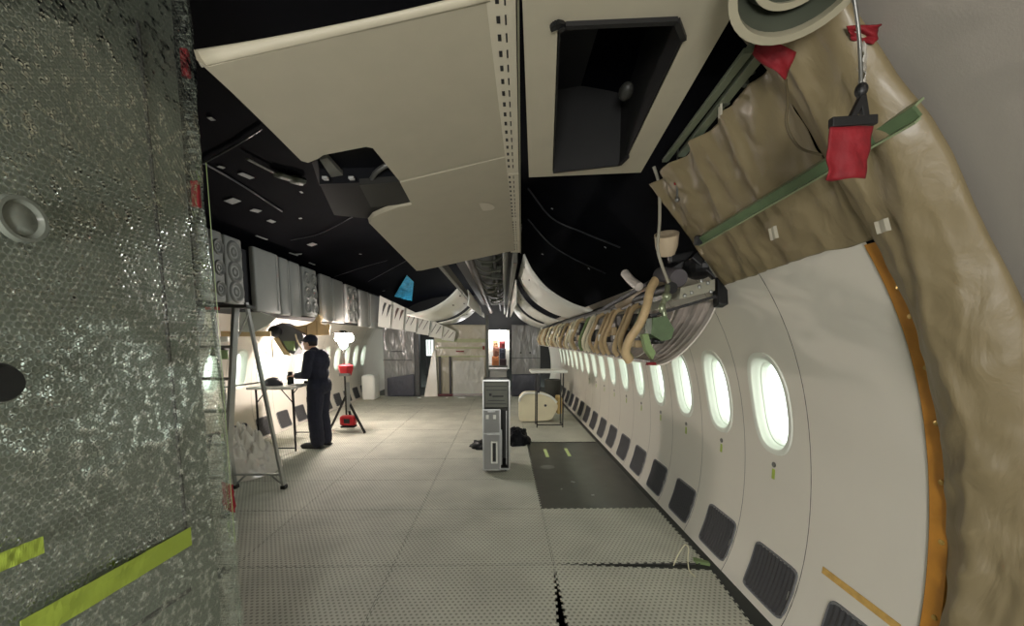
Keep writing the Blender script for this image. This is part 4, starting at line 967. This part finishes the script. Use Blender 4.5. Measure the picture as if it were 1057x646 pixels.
# arms: shoulder, elbow, wrist (local x forward, y to his left)
arm = {1: ((.0, .185, 1.37), (.04, .235, 1.09), (.265, .13, 1.07)), -1: ((.0, -.185, 1.37), (.05, -.225, 1.09), (.27, -.09, 1.08))}
b = BodyMB()
b.ell((.095, 0, 1.545), (.088, .072, .105)); b.ell((.115, 0, 1.50), (.066, .058, .062)); b.ell((.155, 0, 1.462), (.028, .032, .022))
b.ell((.186, 0, 1.528), (.020, .013, .024)); b.ell((.178, 0, 1.487), (.016, .024, .009))
for s_ in (1, -1): b.ell((.085, .073 * s_, 1.53), (.020, .010, .032)); b.ell((.166, .028 * s_, 1.560), (.016, .02, .010))
b.cap((.03, 0, 1.38), (.075, 0, 1.49), .058, .052); b.ell((.0, 0, 1.30), (.09, .14, .11)); b.cap((0, 0, .95), (0, 0, 1.3), .10, .10)
for s_ in (1, -1):
    S, E, W = arm[s_]; b.cap((0, 0, 1.33), S, .06, .05); b.cap(S, E, .045, .036); b.cap(E, W, .036, .025)
    W = Vector(W); d = Vector((.9, -.30 * s_, -.06)).normalized(); sd = Vector((0, 0, 1)).cross(d).normalized()
    pc = W + d * .055
    Mh = Matrix((d, sd, d.cross(sd))).transposed().to_4x4(); b.ell(pc, (.052, .038, .017), M=Mh)
    for k in range(4):
        o_ = (k - 1.5) * .019; L = (.062, .074, .070, .055)[k]
        k0 = pc + d * .042 + sd * o_; k1 = k0 + d * L * .5 + Vector((0, 0, -.006)); k2 = k1 + d * L * .35 + Vector((0, 0, -.026)); b.cap(k0, k1, .0085, .008, 3); b.cap(k1, k2, .008, .0068, 3)
    t0 = W + d * .03 - sd * .026 * s_; t1 = t0 + d * .032 - sd * .022 * s_; t2 = t1 + d * .026 + sd * .002 * s_ + Vector((0, 0, -.01)); b.cap(t0, t1, .011, .0095, 3); b.cap(t1, t2, .0095, .008, 3)
    b.cap((0, .09 * s_, .92), (.02, .10 * s_, .5), .07, .05); b.cap((.02, .10 * s_, .5), (-.01, .105 * s_, .08), .045, .035); b.cap((-.01, .105 * s_, .06), (.12, .115 * s_, .045), .035, .03)
b.fin('body', M_SKIN, .0055, 4)
c = BodyMB()
c.ell((-.01, 0, 1.27), (.160, .205, .18)); c.ell((.01, 0, 1.11), (.162, .19, .16)); c.ell((-.02, 0, .93), (.165, .19, .15)); c.ell((-.045, 0, 1.36), (.115, .165, .085))
c.cap((0, .0, 1.38), (.045, 0, 1.425), .080, .070)
for s_ in (1, -1):
    S, E, W = [Vector(v) for v in arm[s_]]; c.cap((-.005, .10 * s_, 1.385), S, .068, .074); c.cap(S, E, .074, .062); c.cap(E, E.lerp(W, .88), .062, .046)
    c.cap((-.01, .085 * s_, .90), (.02, .098 * s_, .5), .122, .102); c.cap((.02, .098 * s_, .5), (-.01, .105 * s_, .10), .102, .096)
    c.ell((-.07, .075 * s_, .88), (.08, .08, .10))
c.fin('overalls', M_NAVY, .009, 6, .016)
hc = BodyMB(); hc.ell((.080, 0, 1.560), (.098, .083, .095)); hr = hc.fin('hair', M_HAIR, .007, 3)
cpb = BodyMB(); cpb.ell((.082, 0, 1.592), (.104, .090, .078)); cpb.ell((.195, 0, 1.572), (.070, .062, .010)); cpb.fin('cap', M_NAVY, .006, 3)
# keep the face and neck clear of hair
hr.modifiers.clear(); 
hm = bmesh.new(); hm.from_mesh(hr.data); inv = TM.inverted()
kill = [v for v in hm.verts if ((inv @ v.co).x > .10) or (inv @ v.co).z < 1.50 or ((inv @ v.co).z < 1.55 and (inv @ v.co).x > .085)]
bmesh.ops.delete(hm, geom=kill, context='VERTS'); hm.to_mesh(hr.data); hm.free()
sm_ = hr.modifiers.new('t', 'SOLIDIFY'); sm_.thickness = .008
for s_ in (1, -1):
    f = BodyMB(); f.cap((-.05, .105 * s_, .050), (.17, .12 * s_, .040), .046, .042); f.ell((-.02, .105 * s_, .085), (.055, .048, .05)); f.ell((.19, .122 * s_, .036), (.06, .046, .034))
    f.box((.06, .113 * s_, .012), (.32, .092, .024), bev=.010); f.fin('shoe', M_SHOE, .007, 3)

# ------------------------------------------------------------------ trolley in the aisle
tx, ty = -.09, 5.05
tl = thing('galley_trolley', (tx, ty, 0), 'tall grey metal trolley cart with an open door in the aisle', 'trolley')
q = MB()
W2, DD, HT = .155, .21, 1.115
q.box((tx, ty + DD - .01, HT / 2 + .02), (W2 * 2, .02, HT - .04)); q.box((tx - W2 + .01, ty, HT / 2 + .02), (.02, DD * 2, HT - .04)); q.box((tx + W2 - .01, ty, HT / 2 + .02), (.02, DD * 2, HT - .04))
q.box((tx, ty, .05), (W2 * 2, DD * 2, .02)); q.box((tx, ty, HT - .01), (W2 * 2, DD * 2, .02)); q.box((tx, ty - .01, .775), (W2 * 2 - .03, DD * 2 - .03, .015)); q.build('carcass', M_CASED, tl)
q = MB()
for sx in (-1, 1): q.bar((tx + sx * W2, ty - DD, .03), (tx + sx * W2, ty - DD, HT), .018, .018, bev=.003)
q.bar((tx - W2, ty - DD, HT), (tx + W2, ty - DD, HT), .018, .018); q.bar((tx - W2, ty - DD, .04), (tx + W2, ty - DD, .04), .02, .02); q.build('edge_trim', M_ALU, tl)
q = MB(); q.box((tx, ty - DD + .02, .945), (W2 * 2 - .03, .02, .31), bev=.004); up_ = q.build('upper_panel', mat('drawer_front', (98, 100, 88), .5, noise_amt=.1), tl)
q = MB()
for k, (z, w) in enumerate(((1.045, .26), (1.0, .24), (.875, .20), (.835, .24))): q.box((tx, ty - DD + .007, z), (w, .006, .006))
q.box((tx + .02, ty - DD + .006, .925), (.13, .006, .016), bev=.002); q.box((tx - .07, ty - DD + .006, .945), (.03, .006, .03), bev=.002); q.build('slat', M_BLK, up_)
dr = MB(); dx = tx - .055; fy = ty - DD - .035
dr.box((dx, fy, .41), (.20, .045, .73), bev=.008); do = dr.build('door', M_CASE, tl)
q = MB(); 
for a_, b_ in (((dx - .10, .05), (dx - .10, .775)), ((dx + .10, .05), (dx + .10, .775)), ((dx - .10, .775), (dx + .10, .775)), ((dx - .10, .05), (dx + .10, .05)), ((dx - .10, .49), (dx + .10, .49))):
    q.bar((a_[0], fy - .022, a_[1]), (b_[0], fy - .022, b_[1]), .014, .014)
q.build('frame', M_ALU, do)
for sx in (-.05, .035):
    q = MB(); q.box((dx + sx, fy - .028, .69), (.035, .014, .05), bev=.004); q.build('latch', M_WHITE, do)
q = MB(); q.box((dx, fy - .03, .755), (.09, .016, .018), bev=.004); q.build('top_catch', M_ALU, do)
q = MB(); q.box((dx + .02, fy - .03, .49), (.15, .014, .03), bev=.004); q.build('hasp', M_ALU, do)
q = MB(); q.tube(smoothpath([(dx + .0, fy - .025, .14), (dx, fy - .05, .16), (dx, fy - .05, .37), (dx + .0, fy - .025, .39)]), .010, 8)
q.tube(smoothpath([(dx + .06, fy - .025, .14), (dx + .06, fy - .05, .16), (dx + .06, fy - .05, .37), (dx + .06, fy - .025, .39)]), .010, 8); q.bar((dx, fy - .04, .39), (dx + .06, fy - .04, .39), .014, .014); q.bar((dx, fy - .04, .14), (dx + .06, fy - .04, .14), .014, .014); q.build('handle', M_WHITE, do, smooth=50)
q = MB(); q.box((dx + .03, fy - .024, .265), (.05, .004, .22)); q.build('dark_slot', M_BLK, do)
q = MB(); q.bar((tx + .06, ty - DD + .01, .09), (tx + .06, ty - DD + .01, .52), .012, .012); q.bar((tx + .12, ty - DD + .01, .09), (tx + .12, ty - DD + .01, .75), .008, .012); q.build('shelf_guide', M_ALU, tl)
for sx in (-.11, .11):
    for sy in (-.15, .15):
        q = MB(); q.lathe([(.006, -.012), (.03, -.012), (.03, .012), (.006, .012)], (tx + sx, ty + sy, .030), 16, M=Matrix.Rotation(PI / 2, 4, 'Y')); q.build('wheel', M_BLK, tl, smooth=40)
def sack(name, c, r, lab, m, seed):
    q = MB()
    def f(u, v):
        a = u * 2 * PI; t = v * PI / 2; d = Vector((math.cos(a) * math.cos(t), math.sin(a) * math.cos(t), math.sin(t)))
        k = 1 + .35 * noise.noise(d * 2.3 + Vector((seed, 0, 0))) + .12 * noise.noise(d * 7 + Vector((seed, 2, 0)))
        return (c[0] + r[0] * d.x * k, c[1] + r[1] * d.y * k, c[2] + r[2] * d.z * k)
    q.grid(f, 36, 16); return tag(q.build(name, m, smooth=180), lab, 'bag')
sack('black_bag', (.20, 6.25, .002), (.19, .22, .22), 'crumpled black bag on the floor beside the trolley and the pit', M_BLKG, 3)
sack('black_bag', (-.34, 6.0, .002), (.15, .16, .10), 'small black bag lying low on the floor on the lamp side of the trolley', M_BLK, 8)

# ------------------------------------------------------------------ cream case and small white stand
cc = thing('cream_case', (.70, 8.0, 0), 'cream round-shouldered case resting on the floor beyond the pit', 'case')
q = MB(); sec = [(.30, .05), (.30, .40), (.34, .50), (.44, .56), (.70, .555), (.88, .50), (1.0, .40), (1.04, .30), (.98, .16), (.86, .04), (.34, .02)]
ss = smoothpath([(a, 0, b_) for a, b_ in sec], 4); q.prism([(p[0], 7.83, p[2]) for p in ss], (0, .42, 0)); q.build('shell', M_CREAM, cc, smooth=40)
q = MB(); q.tube([(p[0], 7.82, p[2] + .01) for p in ss[4:26]], .022, 8); q.build('rim', M_WHITE, cc, smooth=60)
q = MB(); q.box((1.08, 8.03, .32), (.10, .36, .34), bev=.03); q.build('end_pad', mat('buff_pad', (192, 164, 106), .6), cc)
for (x, z) in ((.80, .33),):
    q = MB(); q.lathe([(.004, .0), (.024, 0), (.024, .012), (.004, .014)], (x, 7.83, z), 16, M=Matrix.Rotation(PI / 2, 4, 'X')); q.build('stud', M_VENT, cc, smooth=50)
st = thing('small_white_stand', (.82, 7.45, 0), 'small stand with white top on thin black legs over the pit end', 'stand')
q = MB(); q.box((.81, 7.52, 1.02), (.66, .45, .05), bev=.018); q.build('top', M_WHITE, st)
for x in (.60, 1.07):
    for y in (7.35, 7.68):
        q = MB(); q.tube([(x, y, 0), (x, y, 1.0)], .011, 8); q.build('leg', M_BLK, st, smooth=50)
q = MB(); q.tube([(.60, 7.35, .05), (1.07, 7.35, .05)], .010, 8); q.tube([(.60, 7.35, .05), (.60, 7.68, .05)], .010, 8); q.tube([(1.07, 7.35, .05), (1.07, 7.68, .05)], .010, 8); q.build('foot_bar', M_BLK, st, smooth=50)
q = MB(); q.box((.62, 7.34, .80), (.05, .03, .32), bev=.004); q.build('hinge_plate', M_VENT, st)
q = MB(); q.lathe([(.02, 0), (.16, 0), (.19, .62), (.20, .66), (.17, .66), (.15, .04), (.02, .04)], (1.15, 9.6, 0), 20); tag(q.build('waste_bin', M_CASED, smooth=40), 'dark tapered waste bin standing behind the small white stand', 'bin')

# ------------------------------------------------------------------ far end
def wrapped(name, x0, x1, y, z1, m, lab, dep=.5, seed=0, amp=.03):
    r = thing(name, ((x0 + x1) / 2, y + dep / 2, 0), lab, 'monument', 'wrapped far monuments')
    q = MB(); q.box(((x0 + x1) / 2, y + dep / 2 + .05, z1 / 2), (x1 - x0 - .06, dep, z1 - .04), bev=.02); q.build('carcass', M_MONU, r)
    q = MB(); q.grid(lambda u, v: (x0 + (x1 - x0) * u, y - .0 - amp * .5 * noise.noise((u * 5 + seed, v * 6, 1)) - amp * .4 * abs(noise.noise((u * 11 + 3 * v, v * 9 - 4 * u, seed))) + .02, .005 + (z1 - .005) * v), 60, 80); q.build('plastic_wrap', m, r, smooth=180, thick=.003)
    return r
gL = wrapped('wrapped_monument', -3.35, -2.50, 11.55, 2.05, M_WRAPG, 'grey plastic wrapped monument at far end, lamp side', seed=2)
q = MB(); q.box((-2.95, 11.50, 1.26), (.34, .012, .02)); q.box((-2.95, 11.50, 1.02), (.80, .012, .015)); q.build('strap', M_VENT, gL)
q = MB(); q.grid(lambda u, v: (-3.25 + .75 * u, 11.49 - .02 * abs(noise.noise((u * 9, v * 7, 1))), .01 + (.52 + .1 * u) * v), 24, 16); q.build('black_skirt', mat('dark_film', (70, 72, 82), .3), gL, smooth=180, thick=.003)
q = MB(); q.box((-2.42, 11.6, 1.1), (.14, .16, 2.2), bev=.01); tag(q.build('door_post', mat('dark_post', (60, 62, 62), .5)), 'dark upright post beside the bright far doorway', 'post')
gB = wrapped('wrapped_monument', -1.95, -.50, 11.60, 2.0, M_WRAPB, 'beige plastic wrapped monument at far end with red tape', seed=6)
q = MB(); q.box((-1.22, 11.54, 1.26), (.22, .012, .035)); q.box((-.56, 11.54, 1.36), (.05, .012, .10)); q.build('red_tape', M_RED, gB)
q = MB(); q.box((-1.2, 11.555, 1.56), (1.38, .012, .10)); q.box((-1.2, 11.555, 1.36), (1.38, .012, .05)); q.box((-1.2, 11.555, 1.12), (1.38, .012, .04)); q.build('green_tape', mat('faded_green_tape', (146, 152, 108), .4), gB)
for x in (-1.79, -1.50):
    q = MB(); q.box((x, 11.53, .56), (.06, .02, 1.12), bev=.006); q.build('dark_strap', M_VENT, gB)
q = MB(); q.grid(lambda u, v: (-1.42 + .88 * u, 11.46 - .05 * abs(noise.noise((u * 7, v * 2, 5))) - .08 * (1 - v), .01 + 1.0 * v), 40, 24); q.build('clear_skirt', M_CLEAR, gB, smooth=180, thick=.001)
q = MB(); q.prism([(-2.22, 11.40, .005), (-1.85, 11.45, .005), (-1.90, 11.50, 1.3), (-1.98, 11.50, 1.25)], (0, .03, 0)); q.build('loose_flap', M_WHITEF, gB)
q = MB(); q.box((-1.2, 11.50, .045), (1.34, .05, .06)); q.build('red_threshold', mat('dark_red_paint', (92, 36, 42), .5), gB)
for (px, py, s_, lab) in ((480, 405.5, .20, 'flat white scrap on the floor before the beige monument'), (439, 406.5, .10, 'white scrap on the floor at foot of the loose flap'), (462.5, 409.5, .05, 'tiny white scrap nearer on the grey mats, before beige monument')):
    P = at(px, py, Z=.0); q = MB(); q.box((P[0], min(P[1], 11.2), .012), (s_, s_ * .6, .022), bev=.006, rz=.3); tag(q.build('paper_scrap', M_WHITE), lab, 'scrap')
q = MB(); q.box((-.455, 11.45, 1.15), (.07, .08, 2.28), bev=.006); tag(q.build('cabin_post', mat('olive_post', (78, 82, 76), .5)), 'slim dark post rising to the ceiling trough at far end', 'post')
gR = wrapped('wrapped_monument', .22, 1.02, 11.5, 2.0, M_WRAPG, 'grey plastic wrapped monument at far end beside the pit side windows', seed=9)
for x in (.47, .73):
    q = MB(); q.ell((x, 11.46, 1.22), (.025, .012, .025)); q.build('dark_stud', M_BLK, gR, smooth=60)
q = MB(); q.box((.62, 11.46, 1.08), (.8, .012, .015)); q.build('strap', M_VENT, gR)
q = MB(); q.grid(lambda u, v: (.22 + .8 * u, 11.43 - .03 * abs(noise.noise((u * 9, v * 5, 3))), .01 + .62 * v), 24, 14); q.build('black_skirt', mat('dark_film', (70, 72, 82), .3), gR, smooth=180, thick=.003)
q = MB(); q.box((-.16, 11.75, .36), (.48, .5, .72), bev=.012); q.box((-.16, 11.74, .75), (.52, .55, .05), bev=.01); tag(q.build('galley_counter', M_GREY), 'grey counter under the bright far doorway in the aisle', 'counter')
# lit clutter beyond the aisle doorway
q = MB(); q.box((-.17, 13.9, 1.25), (.72, .05, 1.3)); bk = struct(q.build('trim_3', M_WHITE))
rr = random.Random(11)
cols = [((196, 120, 70), 'orange brown'), ((60, 40, 44), 'dark plum'), ((150, 100, 80), 'dusty brown'), ((48, 48, 60), 'navy'), ((206, 160, 120), 'buff'), ((120, 44, 44), 'dark red')]
place = [(-.27, .895, .22, .30), (-.03, .855, .22, .22), (-.25, 1.195, .17, .30), (-.04, 1.135, .20, .34), (-.26, 1.46, .16, .23), (-.05, 1.42, .18, .23)]
for k, ((c_, nm), (x, z, w, h_)) in enumerate(zip(cols, place)):
    q = MB(); q.box((x, 13.5, z), (w, .25, h_), bev=.02, rz=rr.uniform(-.2, .2)); q.box((x + .02, 13.4, z + h_ * .2), (w * .5, .1, h_ * .4), bev=.015)
    tag(q.build('stored_box', mat('box_%d' % k, c_, .5)), '%s box stacked beyond the bright aisle doorway' % nm, 'box', 'boxes beyond the aisle doorway')
q = MB(); q.box((-.18, 13.5, .72), (.6, .4, .05)); tag(q.build('galley_shelf', M_STEEL), 'metal shelf carrying boxes beyond the aisle doorway', 'shelf')
q = MB(); q.box((-.18, 13.3, 1.86), (.5, .30, .04)); fx = tag(q.build('galley_lamp', mat('galley_glow', (255, 255, 255), .5, noise_amt=0, emit=(255, 250, 245), estr=14)), 'lit strip lamp above boxes beyond the aisle doorway', 'lamp')
# beyond the lamp side doorway: blinds and railing
q = MB(); q.box((-2.30, 13.95, 1.30), (.60, .04, .55)); bl = struct(q.build('window_40', mat('blind_backing', (150, 155, 150), .6, noise_amt=0, emit=(225, 240, 235), estr=.55)))
q = MB()
for k in range(6): q.box((-2.53 + .09 * k, 13.90, 1.32), (.04, .02, .50))
q.build('blind_slat', M_WHITE, bl)
rg = thing('galley_railing', (-2.25, 13.4, 0), 'dark railing seen through the far doorway beside the beige monument', 'railing')
for k in range(5):
    q = MB(); q.tube([(-2.5 + .13 * k, 13.4, .02), (-2.5 + .13 * k, 13.4, 1.05)], .018, 8); q.build('baluster', M_VENT, rg)
q = MB(); q.tube([(-2.55, 13.4, 1.05), (-1.95, 13.4, 1.05)], .02, 8); q.tube([(-2.55, 13.4, .45), (-1.95, 13.4, .45)], .02, 8); q.build('hand_rail', M_VENT, rg)
q = MB(); q.box((-2.25, 13.9, 1.85), (.5, .1, .12), bev=.02); tag(q.build('far_light_box', M_WHITE), 'small white box above the blinds through the far doorway', 'box')
# pale covered box by the far lamp side wall
q = MB(); q.box((-3.55, 11.0, .33), (.34, .5, .66), bev=.06, seg=4); tag(q.build('white_covered_box', M_WHITE, smooth=60), 'white covered box with rounded edges by the far grey monument', 'box')

# ------------------------------------------------------------------ light
w = bpy.data.worlds.new('outside'); SC.world = w; w.use_nodes = True
w.node_tree.nodes['Background'].inputs[0].default_value = (.86, 1.0, .90, 1); w.node_tree.nodes['Background'].inputs[1].default_value = .85
def lamp(name, loc, power, rad, col=(1, .93, .84)):
    l = bpy.data.lights.new(name, 'POINT'); l.energy = power; l.shadow_soft_size = rad; l.color = col
    o = bpy.data.objects.new(name, l); o.location = loc; COL.objects.link(o); return o
lamp('bin_fill_light', (-.9, 5.3, 2.45), 8, .06, (.98, 1, .99))  # fixtureless fill, added out of view above the far panel to brighten the bin covers
lamp('fill_behind_camera', (-.3, -1.8, 1.2), 72, .30, (1, .99, .965))  # soft fill added behind the camera, no known lamp of the cabin
lamp('fill_pit_side', (.85, -2.0, 1.1), 6, .25, (1, .99, .965))  # second unseen fill, added to reach the bin covers past the monument
lamp('galley_light', (-1.2, 13.2, 1.9), 10, .15, (1, 1, 1))
SC.view_settings.view_transform = 'Standard'; SC.view_settings.look = 'None'; SC.view_settings.gamma = 1.0
SC.view_settings.use_curve_mapping = False; SC.view_settings.exposure = 2.0
SC.cycles.use_denoising = True
SC.cycles.max_bounces = 10; SC.cycles.transparent_max_bounces = 16
SC.cycles.sample_clamp_indirect = 6.0
